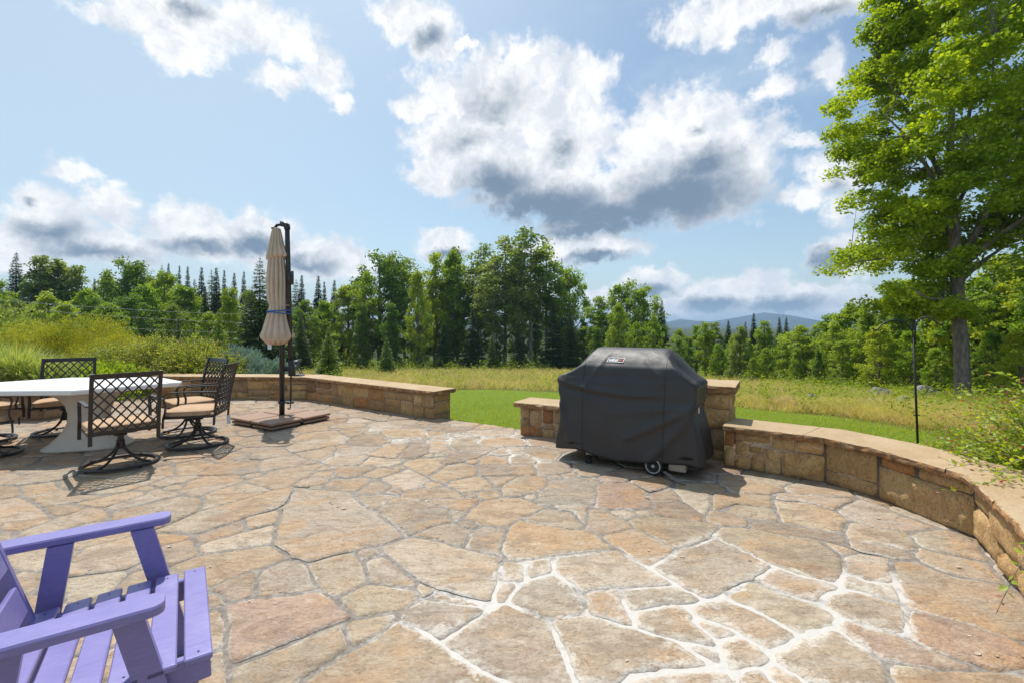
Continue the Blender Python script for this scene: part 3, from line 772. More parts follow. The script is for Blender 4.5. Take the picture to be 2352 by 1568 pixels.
def cap_slab(front, back, z0, z1, seed=0, rough=.012):
    # front/back: matching point lists; rock-faced edges
    rnd = random.Random(seed)
    def resample(P, n):
        P = [Vector(p) for p in P]; d = [0]
        for p, q in zip(P, P[1:]): d.append(d[-1]+(q-p).length)
        out = []
        for i in range(n):
            s = d[-1]*i/(n-1)
            for k in range(len(P)-1):
                if s <= d[k+1]+1e-9: out.append(P[k].lerp(P[k+1], (s-d[k])/(d[k+1]-d[k]))); break
        return out
    L = sum((Vector(q)-Vector(p)).length for p, q in zip(front, front[1:])); n = max(6, int(L/.025))
    A = resample(front, n); B = resample(back, n); rings = []
    for i, (p, q) in enumerate(zip(A, B)):
        d = (q-p).normalized(); r = []
        endf = min(i, n-1-i)
        def off(z, s): return rough*(nz(p.x, p.y, z*6+seed, 9)*1.2+nz(p.x, p.y, z*9+seed*3, 27)*.7)
        tdir = (A[min(n-1, i+1)]-A[max(0, i-1)]).normalized(); er = 0
        if endf == 0: er = (.004*rnd.uniform(-1, 1))
        for z, inn in ((z0, .014), (z0+(z1-z0)*.3, .002), (z0+(z1-z0)*.62, 0.), (z1-.006, .006), (z1, .016)):
            w = p+d*(inn+off(z, 0)); r.append((w.x, w.y, z))
        for k in (.12, .3, .5, .7, .88):
            w = p.lerp(q, k); r.append((w.x, w.y, z1+.0025*nz(w.x, w.y, seed, 4)))
        for z, inn in ((z1, .012), (z1-.012, 0), (z0+(z1-z0)*.4, .002), (z0, .012)):
            w = q-d*(inn+off(z, 3)); r.append((w.x, w.y, z))
        rings.append(r)
    mb = MB(); mb.rings(rings); return mb
def offset_line(P, d):                    # offset to the left of travel
    P = [Vector((p[0], p[1], 0)) for p in P]; out = []
    for i, p in enumerate(P):
        ns = []
        if i: t = (p-P[i-1]).normalized(); ns.append(Vector((-t.y, t.x, 0)))
        if i < len(P)-1: t = (P[i+1]-p).normalized(); ns.append(Vector((-t.y, t.x, 0)))
        m = sum(ns, Vector())/len(ns); m = m/m.length**2 if m.length > .3 else m
        out.append(p+m*d)
    return out
def wall(label, base, thick, H, caps, seed, ends=(False, False), wmax=.42, hmax=.24, capt=.062, over=.04, cols=None, rects=None, wild=0, zb=-.02):
    """base: front line travelled so that the wall body lies to its left"""
    root = empty('stone_wall', (0, 0, 0)); tag(root, label, 'stone wall')
    fr = offset_line(base, 0); bk = offset_line(base, thick); zc = H-capt
    core_f = offset_line(base, .028); core_b = offset_line(base, thick-.02)
    if ends[0]: t = (fr[1]-fr[0]).normalized(); core_f[0] += t*.028; core_b[0] += t*.028
    if ends[1]: t = (fr[-1]-fr[-2]).normalized(); core_f[-1] -= t*.028; core_b[-1] -= t*.028
    mb = MB()
    for i in range(len(fr)-1):
        q = [core_f[i], core_f[i+1], core_b[i+1], core_b[i]]; mb.prism([(p.x, p.y) for p in q], -.3, zc-.001)
    mb.c = [(.20, .185, .17)]*len(mb.v)
    for i in range(len(fr)-1):
        stones_on(mb, core_f[i], core_f[i+1], zb, zc-.002, wmax, hmax, seed+i, cols=cols, rects=rects.get(i) if rects else None, wild=wild if i < 3 else wild*.35)
        if H > .3: stones_on(mb, core_b[i+1], core_b[i], -.3, zc-.002, wmax, hmax, seed+i+50, cols=cols, step=.06)
    if ends[0]: stones_on(mb, core_b[0], core_f[0], zb-.1, zc-.002, .4, .22, seed+77, cols=cols)
    if ends[1]: stones_on(mb, core_f[-1], core_b[-1], zb-.1, zc-.002, .4, .22, seed+78, cols=cols)
    mb.build('masonry', M_wall, root, smooth=True)
    cf = offset_line(base, -over); cb = offset_line(base, thick+over)
    if ends[0]: t = (fr[1]-fr[0]).normalized(); cf[0] -= t*over; cb[0] -= t*over
    if ends[1]: t = (fr[-1]-fr[-2]).normalized(); cf[-1] += t*over; cb[-1] += t*over
    # caps: list of split positions along the wall (0..1)
    def along(P, f):
        d = [0]
        for p, q in zip(P, P[1:]): d.append(d[-1]+(q-p).length)
        s = f*d[-1]
        for k in range(len(P)-1):
            if s <= d[k+1]+1e-9: return P[k].lerp(P[k+1], (s-d[k])/(d[k+1]-d[k])), k
    cuts = [0]+list(caps)+[1]
    for j, (f0, f1) in enumerate(zip(cuts, cuts[1:])):
        g = .0025
        p0, k0 = along(cf, f0); p1, k1 = along(cf, f1); q0, l0 = along(cb, f0); q1, l1 = along(cb, f1)
        A = [p0]+[cf[k] for k in range(k0+1, k1+1) if (cf[k]-p0).length > .02 and (cf[k]-p1).length > .02]+[p1]
        B = [q0]+[cb[k] for k in range(l0+1, l1+1) if (cb[k]-q0).length > .02 and (cb[k]-q1).length > .02]+[q1]
        def shr(Pn):
            Pn = [p.copy() for p in Pn]
            if f0 > 0: Pn[0] += (Pn[1]-Pn[0]).normalized()*g
            if f1 < 1: Pn[-1] -= (Pn[-1]-Pn[-2]).normalized()*g
            return Pn
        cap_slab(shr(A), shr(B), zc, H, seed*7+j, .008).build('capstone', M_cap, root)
    return root
wall('low stone seat wall with sandstone capstones curving behind the folded umbrella', [(-7.05, 9.12), (-6.2, 9.06), (-3.92, 8.94), (-1.16, 7.0)], .40, .432, (.28, .52, .74), 11, ends=(True, True))
wall('short stone wall end behind the white table at the left edge of the photo', [(-10.8, 7.35), (-8.6, 7.05), (-6.95, 6.97)], .42, .43, (.45,), 23, ends=(False, True), cols=[(.33, .19, .12), (.40, .29, .18), (.30, .20, .13)])
wall('short low stone wall stub running behind the left side of the covered grill', [(.073, 6.09), (1.80, 5.13)], .42, .42, (.55,), 31, ends=(True, False), wmax=.34, hmax=.22, cols=[(.47, .35, .21), (.43, .33, .21), (.38, .19, .09), (.50, .39, .25)])
def pillar():
    root = empty('stone_pillar', (2.0, 5.2, 0)); tag(root, 'square stone pillar with thick capstone standing behind the right side of the covered grill', 'pillar')
    a = Vector((2.27, 4.87, 0)); ux = Vector((-.87, .49, 0)).normalized(); uy = Vector((.49, .87, 0)).normalized(); S = .54
    c = [a, a+uy*S, a+uy*S+ux*S, a+ux*S]; mb = MB()
    q = [a+ux*.02+uy*.02, a+uy*(S-.02)+ux*.02, a+uy*(S-.02)+ux*(S-.02), a+ux*(S-.02)+uy*.02]
    mb.prism([(p.x, p.y) for p in q], -.3, .708); mb.c = [(.20, .185, .17)]*len(mb.v)
    for i in range(4):
        p, r = q[i], q[(i+1) % 4]; stones_on(mb, p, r, -.02, .705, .30, .26, 60+i, depth=.04)
    mb.v = [(v[0]-2.0, v[1]-5.2, v[2]) for v in mb.v]; mb.build('masonry', M_wall, root, smooth=True)
    o = .045; f0 = c[3]+ux*o-uy*o; f1 = c[0]-ux*o-uy*o; b0 = c[2]+ux*o+uy*o; b1 = c[1]-ux*o+uy*o
    cb = cap_slab([f0, f1], [b0, b1], .71, .785, 5, .016); cb.v = [(v[0]-2.0, v[1]-5.2, v[2]) for v in cb.v]; cb.build('capstone', M_cap, root)
pillar()
YC = [(.58, .42, .23), (.54, .39, .20), (.52, .37, .19), (.60, .45, .25), (.50, .26, .11)]
Dline = [(2.12, 4.71), (2.80, 4.21), (2.97, 3.83), (3.07, 3.14), (2.67, 2.50), (2.27, 1.9), (1.9, 1.1)]
L0 = math.dist(Dline[0], Dline[1]); L2 = math.dist(Dline[2], Dline[3]); L1 = math.dist(Dline[1], Dline[2])
wall('long curved stone seat wall with sandstone cap sweeping along the right side of the patio', Dline, .42, .42, (.16, .42, .58, .74), 41, ends=(False, False), wmax=.40, hmax=.25, capt=.058,
     rects={0: [(0, 0, .10, .2), (0, .2, .10, .36), (.1, .0, .24, .13), (.1, .13, .22, .27), (.24, 0, .36, .17), (.22, .17, .36, .24), (.1, .27, .42, .36), (.36, 0, .5, .24), (.42, .24, .6, .36), (.36, .24, .42, .27), (.5, 0, L0, .24), (.6, .24, L0, .36)],
            1: [(0, .12, L1, .36), (0, 0, L1, .12)], 2: [(0, 0, L2, .27), (.02, .27, .30, .36), (.32, .27, L2, .36)]}, wild=.9, cols=YC, zb=0.)
# ================================================================ OBJECTS
# ---- dining chairs (local: +Y is the way the sitter faces)
def swivel_chair():
    root = empty('swivel_chair', (0, 0, 0))
    r = MB(); n = 40
    pr = [(.285, 0.012), (.315, 0.012), (.322, .022), (.315, .036), (.285, .036), (.279, .024)]
    V = []; Fs = []
    for k in range(n):
        a = 2*math.pi*k/n
        for q, z in pr: V.append((q*math.cos(a), q*math.sin(a), z))
    for k in range(n):
        for j in range(6): Fs.append((k*6+j, ((k+1) % n)*6+j, ((k+1) % n)*6+(j+1) % 6, k*6+(j+1) % 6))
    r.add(V, Fs)
    for k in range(4): r.lathe([(.012, 0), (.012, .013)], 8, (.3*math.cos(k*1.57+.4), .3*math.sin(k*1.57+.4), 0))
    r.build('base_ring', M_bronze, root, smooth=True)
    for k in range(4):
        a = math.pi/4+k*math.pi/2; u = Vector((math.cos(a), math.sin(a), 0)); pts = []
        for t in np.linspace(0, 1, 9):
            rad = .022+.268*t**1.25; z = .235-.20*math.sin(t*math.pi/2)**.75 if t > 0 else .24
            pts.append(u*rad+Vector((0, 0, z)))
        MB().tube(pts, .0125, 8).build('leg', M_bronze, root, smooth=True)
    h = MB().lathe([(0, .17), (.034, .17), (.036, .25), (.028, .26), (.026, .30), (.055, .302), (.055, .315), (.03, .318), (.03, .335), (0, .335)], 16)
    h.build('swivel_hub', M_bronze, root, smooth=False)
    s = MB()
    s.box((0, .02, .345), (.26, .24, .012)); s.box((-.13, .02, .352), (.02, .30, .022)); s.box((.13, .02, .352), (.02, .30, .022))
    for k in range(9): s.lathe([(.012, 0), (.012, .05)], 6, (-.1+.025*k, -.12, .335), None)
    s.build('spring_plate', M_bronze, root)
    fr = MB(); w = .265
    for a, b in (((-w, .245, .375), (w, .245, .375)), ((-w, -.235, .375), (w, -.235, .375)), ((-w, -.24, .375), (-w, .25, .375)), ((w, -.24, .375), (w, .25, .375))): fr.bar(a, b, .028, .026, bev=.003)
    fr.box((0, 0, .372), (.5, .46, .008)); fr.build('seat_frame', M_bronze, root)
    # cushion: boxed, with piping and crowned top
    cu = MB(); rs = []; m = 40
    def sq(sx, sy, z, oy=0.02, e=5.):
        out = []
        for k in range(m):
            a = 2*math.pi*k/m; c, s_ = math.cos(a), math.sin(a); q = (abs(c)**e+abs(s_)**e)**(-1/e); out.append((sx*q*c, oy+sy*q*s_, z))
        return out
    for sx, sy, z in ((.25, .235, .388), (.272, .252, .390), (.279, .258, .395), (.276, .256, .40), (.276, .256, .428), (.280, .260, .434), (.276, .256, .440), (.25, .232, .449), (.18, .17, .457), (.09, .09, .460)): rs.append(sq(sx, sy, z))
    cu.rings(rs); cu.build('cushion', M_cushion, root, smooth=True)
    for sx in (-1, 1): MB().box((sx*.268, -.235, .405), (.05, .035, .02), bev=.006).build('cushion_tie', M_cushion, root)
    # back: two posts, top rail and a pierced lattice, leaning back
    def bp(x, t, d=0.):                       # t 0..1 up the back
        z = .30+t*.66; y = -.245-.03*t-.085*t*t - .018*(1-(x/.27)**2) * (1 if t > .12 else .3) - d; return Vector((x, y, z))
    for sx in (-1, 1):
        p = MB(); pts = [bp(sx*.262, t) for t in np.linspace(-.04, 1, 9)]
        for a, b in zip(pts, pts[1:]): p.bar(a, b+(b-a)*.02, .018, .032, up=(1, 0, 0))
        p.build('back_post', M_bronze, root)
    for t0, t1, nm in ((.925, 1.0, 'top_rail'), (.13, .165, 'bottom_rail')):
        rail = MB()
        for i in range(10):
            x0 = -.262+.0524*i; x1 = x0+.0524
            q = [bp(x0, t0), bp(x1, t0), bp(x1, t1), bp(x0, t1)]; qb = [v+Vector((0, -.014, 0)) for v in q]
            rail.add(q+qb, [(0, 3, 2, 1), (4, 5, 6, 7), (0, 1, 5, 4), (2, 3, 7, 6)])
        rail.build(nm, M_bronze, root)
    la = MB(); x0, x1, t0, t1 = -.254, .254, .16, .93; nxc = 6; dx = (x1-x0)/nxc; nr = 5; dt = (t1-t0)/nr
    def seg(p, q, wd=.0065):
        d = (q-p).normalized(); s_ = Vector((d.z, 0, -d.x)).normalized()*wd; k = Vector((0, -.007, 0))
        vs = [p-s_, q-s_, q+s_, p+s_]; vs += [v+k for v in vs]
        la.add(vs, [(0, 1, 2, 3), (7, 6, 5, 4), (0, 4, 5, 1), (2, 6, 7, 3)])
    for i in range(nxc):
        for j in range(nr):
            ax, bx = x0+i*dx, x0+(i+1)*dx; at_, bt = t0+j*dt, t0+(j+1)*dt; mx, mt = (ax+bx)/2, (at_+bt)/2
            L = lambda x, t: bp(x, t, .004)
            seg(L(ax, at_), L(mx, mt)); seg(L(mx, mt), L(bx, bt)); seg(L(ax, bt), L(mx, mt)); seg(L(mx, mt), L(bx, at_))
            # offset second lattice gives the doubled, interlaced diamonds
            for cx, ct in ((mx, mt), (ax, at_)):
                c = L(cx, ct); la.lathe([(.0, -.011), (.012, -.011), (.012, .004), (0, .004)], 8, c, Matrix.Rotation(R(90), 3, 'X'))
    la.build('back_lattice', M_bronze, root)
    for sx in (-1, 1):
        a = MB(); x = sx*.285
        pts = [Vector((x, y, z)) for y, z in ((-.285, .655), (-.15, .658), (.05, .660), (.19, .655), (.235, .638), (.246, .60), (.235, .55), (.222, .50), (.228, .44), (.245, .38), (.25, .31), (.25, .265))]
        for k, (p, q) in enumerate(zip(pts, pts[1:])): a.bar(p, q+(q-p)*.03, .036 if k < 4 else .03, .014 if k < 4 else .016, up=(0, 0, 1) if k < 4 else (0, 1, 0), bev=.002)
        a.build('armrest', M_bronze, root)
    return root
def copy_tree(o, parent=None):
    c = o.copy(); COL.objects.link(c)
    if parent is not None: c.parent = parent
    for ch in [q for q in bpy.data.objects if q.parent == o]: copy_tree(ch, c)
    return c
CHAIRS = [((-3.975, 4.775), (-.75, .66), 'tan cushioned lattice chair seen from behind, in front of the white table beside its pedestal'),
 ((-3.72, 5.57), (-.96, -.27), 'side-on tan cushioned lattice chair at the right tip of the white table, nearer of two'),
 ((-4.22, 6.13), (-.55, -.83), 'lattice chair partly hidden behind the side-on chair at the right tip of the white table'),
 ((-5.88, 6.18), (.58, -.82), 'lattice chair behind the white table, its pierced back showing above the tabletop'),
 ((-5.72, 5.08), (.75, .66), 'chair cut off by the left photo edge, at the table corner nearest the camera'),
 ((-6.45, 5.70), (.95, -.30), 'chair beyond the left table end, only a curved arm and cushion corner visible')]
chair0 = swivel_chair()
for i, (p, f, lab) in enumerate(CHAIRS):
    o = chair0 if i == 0 else copy_tree(chair0)
    o.location = (p[0], p[1], .001); o.rotation_euler.z = math.atan2(-f[0], f[1]); tag(o, lab, 'chair', 'swivel chairs around the white table')
tg = MB().bar((-3.33, 5.52, .36), (-3.325, 5.52, .255), .045, .001, up=(0, 1, 0)); o = tg.build('care_tag', M_tag, None); 
o.location = (0, 0, 0); o.name = 'care_label'; tag(o, 'white paper care label dangling below the seat of the side-on chair', 'label')

# ---- table
def table():
    root = empty('dining_table', (-5.15, 5.55, 0)); tag(root, 'white six-sided patio dining table on a flared beige pedestal', 'table')
    P = [(.52, -.61), (1.13, .10), (1.17, .19), (.50, .69), (-.55, .63), (-1.13, -.10), (-1.17, -.19), (-.50, -.69)]
    P = [(.52, -.61), (1.13, .12), (1.10, .22), (.48, .68), (-.62, .62), (-1.18, -.06), (-1.14, -.20), (-.58, -.66)]
    def sc(k, z): return [(x*k, y*k, z) for x, y in P]
    MB().rings([sc(.93, .672), sc(.985, .676), sc(1., .684), sc(1.003, .716), sc(.995, .727), sc(.975, .731)]).build('tabletop', M_table, root)
    pd = MB(); rs = []
    prof = [(.0, .40), (.012, .42), (.03, .405), (.06, .36), (.12, .30), (.20, .235), (.30, .195), (.40, .19), (.50, .215), (.58, .275), (.64, .36), (.673, .44)]
    for z, s in prof:
        ring = []
        for k in range(32):
            a = 2*math.pi*k/32+.35; c, s_ = math.cos(a), math.sin(a); e = 3.2; q = (abs(c)**e+abs(s_)**e)**(-1/e)
            wide = 1.0 if z < .35 else 1.0
            x, y = q*c*s*1.0, q*s_*s*.62; r_ = .28; ring.append((.22+x*math.cos(r_)-y*math.sin(r_), -.06+x*math.sin(r_)+y*math.cos(r_), z))
        rs.append(ring)
    pd.rings(rs).build('pedestal', M_ped, root, smooth=True)
table()

# ---- cantilever umbrella
def umbrella():
    ox, oy = -3.40, 6.95
    root = empty('cantilever_umbrella', (ox, oy, 0)); tag(root, 'closed beige cantilever umbrella strapped to its charcoal pole on four brown weights', 'umbrella')
    # four weights, each an upper and a lower slab
    cpt = [Vector(((x-1176)*F*1.32/(y-HZ)/F, F*1.32/(y-HZ), 0)) for x, y in ((539, 955), (631, 973), (752, 947), (661, 936))]
    cen = sum(cpt, Vector())/4; e1 = ((cpt[1]-cpt[0])+(cpt[2]-cpt[3]))/2; ang = math.atan2(e1.y, e1.x); S = .985
    ca, sa = math.cos(ang), math.sin(ang); c0 = cen-Vector((ox, oy, 0))
    RM = Matrix.Rotation(ang, 3, 'Z')
    for i in (-1, 1):
        for j in (-1, 1):
            w = MB(); h = S/4
            for z, t, s in ((.078, .034, S/2-.032), (.026, .036, S/2-.055)):
                q = c0+RM @ Vector((i*h, j*h, 0)); w.box((q.x, q.y, z+.005), (s, s, t), RM, .008)
            wo_ = w.build('base_weight', M_basep, root)
    fr = MB()
    fr.bar(c0+RM @ Vector((-S/2+.02, 0, .052)), c0+RM @ Vector((S/2-.02, 0, .052)), .05, .02); fr.bar(c0+RM @ Vector((0, -S/2+.02, .053)), c0+RM @ Vector((0, S/2-.02, .053)), .05, .02)
    fr.build('base_cross', M_pole, root)
    MB().tube([(0, 0, .09), (0, 0, 1.5), (-.02, 0, 2.3)], [.036, .036, .03], 16).build('pole', M_pole, root, smooth=True)
    MB().tube([(.118, .02, .72), (.078, 0, 2.60), (.074, 0, 2.80)], [.034, .033, .033], 14).build('mast_arm', M_pole, root, smooth=True)
    el = MB(); el.tube([(.074, 0, 2.76), (.07, 0, 2.805), (.03, 0, 2.83), (-.02, 0, 2.83)], [.043, .045, .04, .03], 12); el.tube([(-.02, 0, 2.83), (-.07, 0, 2.815), (-.10, 0, 2.785), (-.105, 0, 2.76)], [.02, .02, .018, .016], 8); el.lathe([(.05, 0), (.05, .012), (.02, .022)], 12, (-.10, 0, 2.765))
    el.box((-.01, 0, 2.855), (.03, .02, .03))
    el.build('elbow_joint', M_pole, root, smooth=True)
    sl = MB(); sl.tube([(.112, .01, 1.98), (.112, .01, 2.17)], .047, 12); sl.build('slide_collar', M_pole, root, smooth=True); sl = MB(); sl.tube([(.135, .02, .70), (.12, .02, .92)], [.047, .043], 12); sl.box((.06, .01, .80), (.13, .06, .07), bev=.01); sl.build('crank_housing', M_pole, root, smooth=True)
    cr = MB(); cr.tube([(.118, .02, .72), (.122, 0, .34)], .011, 8); cr.lathe([(.0, 0), (.045, .004), (.06, .02), (.03, .035), (0, .04)], 14, (.115, 0, .305)); cr.lathe([(.05, 0), (.052, .03), (.04, .035)], 14, (0, 0, .31)); cr.bar((.0, 0, .325), (.10, 0, .322), .03, .02)
    cr.tube([(.118, 0, .30), (.118, 0, .245), (.108, 0, .232), (.088, 0, .232), (.085, 0, .25)], .008, 8); cr.build('crank', M_pole, root, smooth=True)
    # folded canopy: pleated rings
    prof = [(1.155, .10, -.005), (1.17, .17, -.005), (1.215, .215, -.005), (1.245, .228, 0.0), (1.33, .200, .0), (1.46, .165, .0), (1.58, .134, .005), (1.655, .118, .008), (1.69, .112, .008), (1.74, .124, .0), (1.85, .135, -.01), (2.0, .14, -.012), (2.15, .13, -.012), (2.30, .112, -.012), (2.40, .10, -.012), (2.44, .095, -.012)]
    cxo = -.065; n = 128; P = 13; c = MB(); rs = []
    for z, r, dx in prof:
        ring = []; low = max(0, min(1, (1.7-z)/.5)); sw = .25*math.sin(z*2.1)
        for k in range(n):
            a = 2*math.pi*k/n; f = abs(math.sin(a*P/2+sw+.6*nz(math.cos(a), math.sin(a), z*.8, 1.2)))
            dpt = .20 if z < 1.5 else .34
            if 1.6 < z < 1.75: dpt = .13
            q = r*(1-dpt*(1-f)**1.3*(1.0)+.05*nz(math.cos(a)*2, math.sin(a)*2, z*3, 1.))
            zz = z+(.05*(f-.6) if z < 1.3 else 0)
            ring.append((cxo+dx+q*math.cos(a), q*math.sin(a)*.92, zz))
        rs.append(ring)
    can = c.rings(rs).build('canopy', M_canopy, root, smooth=True)
    c = MB(); rs = []
    for z, r in ((2.335, .105), (2.345, .142), (2.37, .150), (2.44, .135), (2.55, .108), (2.65, .088), (2.73, .070), (2.765, .060), (2.775, .045)):
        ring = []
        for k in range(n):
            a = 2*math.pi*k/n; f = abs(math.sin(a*P/2+.4+.5*nz(math.cos(a), math.sin(a), z, 1.2))); q = r*(1-.24*(1-f)**1.2)
            ring.append((cxo-.012+(.035*max(0, (2.5-z)/.16) if math.cos(a) > .3 else 0)*math.cos(a)+q*math.cos(a)*.92, q*math.sin(a)*.9, z+(.035*math.sin(a*1.0+2.2) if z < 2.45 else 0)))
        rs.append(ring)
    c.rings(rs).build('vent_flap', M_canopy, can, smooth=True)
    st = MB()
    for z0, tilt in ((1.605, .010), (1.582, -.018)):
        pts = [(cxo+.035+.165*math.cos(a)*1.0, .132*math.sin(a), z0+tilt*math.cos(a)) for a in np.linspace(0, 2*math.pi, 28, endpoint=False)]
        st.tube(pts, .0075, 6, closed=True)
    st.box((cxo-.08, -.115, 1.592), (.03, .02, .03), bev=.004); so = st.build('strap', M_strap, root, smooth=True)
    tie = MB(); tie.tube([(cxo+.03+.15*math.cos(a), .126*math.sin(a), 1.70-.015*math.cos(a)) for a in np.linspace(0, 2*math.pi, 24, endpoint=False)], .005, 6, closed=True); tie.build('canopy_tie', M_canopy, can, smooth=True)
    MB().bar((-.125, -.10, 1.15), (-.122, -.10, 1.075), .055, .002, up=(0, 1, 0)).build('warning_tag', M_tag, can)
    hb = MB().tube([(cxo, 0, 1.12), (cxo, 0, 1.3)], [.022, .03], 12); hb.build('canopy_hub', M_pole, root)
    k = 1.047
    for ch in [q for q in bpy.data.objects if q.parent == root and not q.name.startswith('base_')]: ch.scale = (k, k, k); ch.location.z = CH*(1-k)
umbrella()

# ---- covered grill.  local axes: x along the front (left to right), y to the rear, z up
def grill():
    A = Vector((.485, 4.963, 0)); ax = Vector((.856, -.516, 0)).normalized(); ang = math.atan2(ax.y, ax.x); Lg = 1.37; D = .64
    root = empty('gas_grill', A, ang); tag(root, 'gas grill under a black fabric cover, wheels and steel feet showing below', 'grill')
    K = 160
    def per(x0, x1, y0, y1, z, rc, warp=None):
        """closed rounded rectangle with K points, starting at the middle of the front, running to the right"""
        w, d = x1-x0, y1-y0; rc = min(rc, w*.49, d*.49); segs = []
        pts = []
        def arc(cx, cy, a0, a1): return [(cx+rc*math.cos(a), cy+rc*math.sin(a)) for a in np.linspace(a0, a1, 7)]
        out = [((x0+x1)/2, y0), (x1-rc, y0)]+arc(x1-rc, y0+rc, -math.pi/2, 0)+arc(x1-rc, y1-rc, 0, math.pi/2)+arc(x0+rc, y1-rc, math.pi/2, math.pi)+arc(x0+rc, y0+rc, math.pi, 1.5*math.pi)+[((x0+x1)/2, y0)]
        # fixed share of points per side so that rings stay matched
        def piece(P, n):
            d_ = [0]
            for p, q in zip(P, P[1:]): d_.append(d_[-1]+math.dist(p, q))
            r = []
            for i in range(n):
                s = d_[-1]*i/n; k = max(j for j in range(len(P)) if d_[j] <= s+1e-9); k = min(k, len(P)-2)
                t = (s-d_[k])/max(1e-9, d_[k+1]-d_[k]); r.append((P[k][0]+(P[k+1][0]-P[k][0])*t, P[k][1]+(P[k+1][1]-P[k][1])*t))
            return r
        pts = piece(out[0:2], 28)+piece(out[1:9], 8)+piece(out[8:10], 16)+piece(out[9:16], 8)+piece(out[15:17], 40)+piece(out[16:23], 8)+piece(out[22:24], 16)+piece(out[23:30], 8)+piece(out[29:31], 28)
        return [(p[0], p[1], z) for p in pts[:K]]
    # z, x0, x1, y0, y1, corner radius
    S = [(.115, -.035, Lg+.055, -.035, D+.03, .05), (.25, -.03, Lg+.045, -.035, D+.02, .05), (.40, .01, Lg+.02, -.03, D+.01, .05), (.55, .03, Lg-.005, -.022, D, .05), (.66, .02, Lg+.005, -.015, D, .045), (.75, .0, Lg+.01, -.005, D+.005, .04), (.82, -.012, Lg+.015, .0, D+.005, .035), (.865, -.012, Lg+.015, .004, D, .03), (.885, .0, Lg-.0, .012, D-.01, .03),
         (.90, .045, Lg-.03, .018, D-.02, .04), (.945, .14, Lg-.085, .022, D-.05, .05), (1.0, .215, Lg-.14, .035, D-.06, .06), (1.06, .25, Lg-.19, .085, D-.09, .07), (1.12, .275, Lg-.24, .155, D-.13, .08), (1.155, .295, Lg-.268, .215, D-.17, .08), (1.174, .315, Lg-.285, .265, D-.22, .06), (1.180, .36, Lg-.33, .31, D-.27, .03)]
    # densify
    rows = []; 
    for a, b in zip(S, S[1:]):
        m = max(1, int((abs(b[0]-a[0])+abs(b[1]-a[1])*.6)/.022))
        for i in range(m): t = i/m; rows.append([p+(q-p)*t for p, q in zip(a, b)])
    rows.append(list(S[-1])); rs = []
    for z, x0, x1, y0, y1, rc in rows:
        ring = per(x0, x1, y0, y1, z, rc); out = []
        for k, (x, y, zz) in enumerate(ring):
            cx, cy = (x0+x1)/2, (y0+y1)/2; front = y < y0+.02; left = x < x0+.03; right = x > x1-.03
            nx_, ny_ = (0, -1) if front else ((-1, 0) if left else ((1, 0) if right else (0, 1)))
            o = 0.
            if z < .86:
                low = (1-z/.88)
                o += .012*nz(x*1.2, z*.5, 3, 2.2)+.010*low*math.sin(x*9+1.5*z)*(1 if front else .5)
                # long diagonal drag folds that run up to the right handle
                if front:
                    for (sx, sz, ex, ez, wd, am) in ((1.30, .62, .75, .33, .035, .016), (1.33, .58, .95, .12, .04, .016), (1.34, .66, .55, .55, .03, .008), (.04, .60, .16, .2, .03, .020), (.0, .75, .06, .3, .03, .014), (.30, .86, .27, .12, .02, .010)):
                        ux, uz = ex-sx, ez-sz; L_ = math.hypot(ux, uz); t = max(0, min(1, ((x-sx)*ux+(z-sz)*uz)/L_**2)); d = math.hypot(x-sx-ux*t, z-sz-uz*t)
                        o += 1.9*am*math.exp(-(d/wd)**2)*(1-.4*t)
                    # sagging belt of cloth under the shelf edge
                    zb = .84-.10*math.sin(min(1, max(0, (x+.02)/.95))*math.pi*.62)
                    o += .030*math.exp(-((z-zb)/.020)**2)*(1 if x < .9 else max(0, 1-(x-.9)/.2)) - .010*math.exp(-((z-zb+.05)/.03)**2)
                if right: o += .02*math.sin(y*13+z*3)*low+.012*math.exp(-((z-.60)/.05)**2)*-2
                if left: o += .018*math.sin(y*11-z*4)*low
            else:
                if front: o += .006*nz(x*2, z*3, 8, 3)+.010*math.exp(-((x-(.42+(z-.95)*.5))/.03)**2)+.010*math.exp(-((x-(1.02-(z-.95)*.9))/.035)**2)*(1 if z < 1.12 else 0)
                if right: o += .02*math.sin((y-.3)*14)*max(0, (1.13-z)/.2) - .022*math.exp(-((y-.16)/.09)**2)*math.exp(-((z-1.02)/.08)**2)
                if left: o += -.018*math.exp(-((y-.3)/.14)**2)
            dz = 0
            if z < .2: dz = .022*math.sin(x*6.+.6)+.02*nz(x*3, y*3, 1, 1.4)
            # roof of the shelves slopes from the lid side down to the corner
            out.append((x+nx_*o, y+ny_*o, zz+dz))
        rs.append(out)
    cov = MB().rings(rs, cap0=False, cap1=True).build('cover', M_cover, root, smooth=True)
    sm = cov.modifiers.new('thick', 'SOLIDIFY'); sm.thickness = .003
    # stitched seams as thin welts following the cloth
    def near(x, ring): return min((p for p in ring if p[1] < ring[0][1]+.06), key=lambda p: abs(p[0]-x))
    for xs in ((.285, .285), (1.085, 1.10)):
        pts = []; seam = MB()
        for i, r in enumerate(rs):
            z = rows[i][0]; 
            if z > 1.17: break
            x = xs[0]+(xs[1]-xs[0])*min(1, z); p = near(x, r); pts.append((x, p[1]-.002, p[2]))
        seam.tube(pts, .0028, 5); seam.build('seam', M_cover, cov)
    # badge on the front of the lid
    bx, bz = .60, 1.065
    def surf(x, z):
        i = min(range(len(rows)), key=lambda q: abs(rows[q][0]-z)); j = min(range(len(rows)), key=lambda q: abs(rows[q][0]-(z+.03)))
        return near(x, rs[i])[1], near(x, rs[j])[1]
    y0, y1 = surf(bx, bz-.03)[0], surf(bx, bz+.03)[0]; slope = math.atan2(y1-y0, .06)
    bm = Matrix.Translation((bx, (y0+y1)/2-.010, bz)) @ Matrix.Rotation(R(90)-slope, 4, 'X')
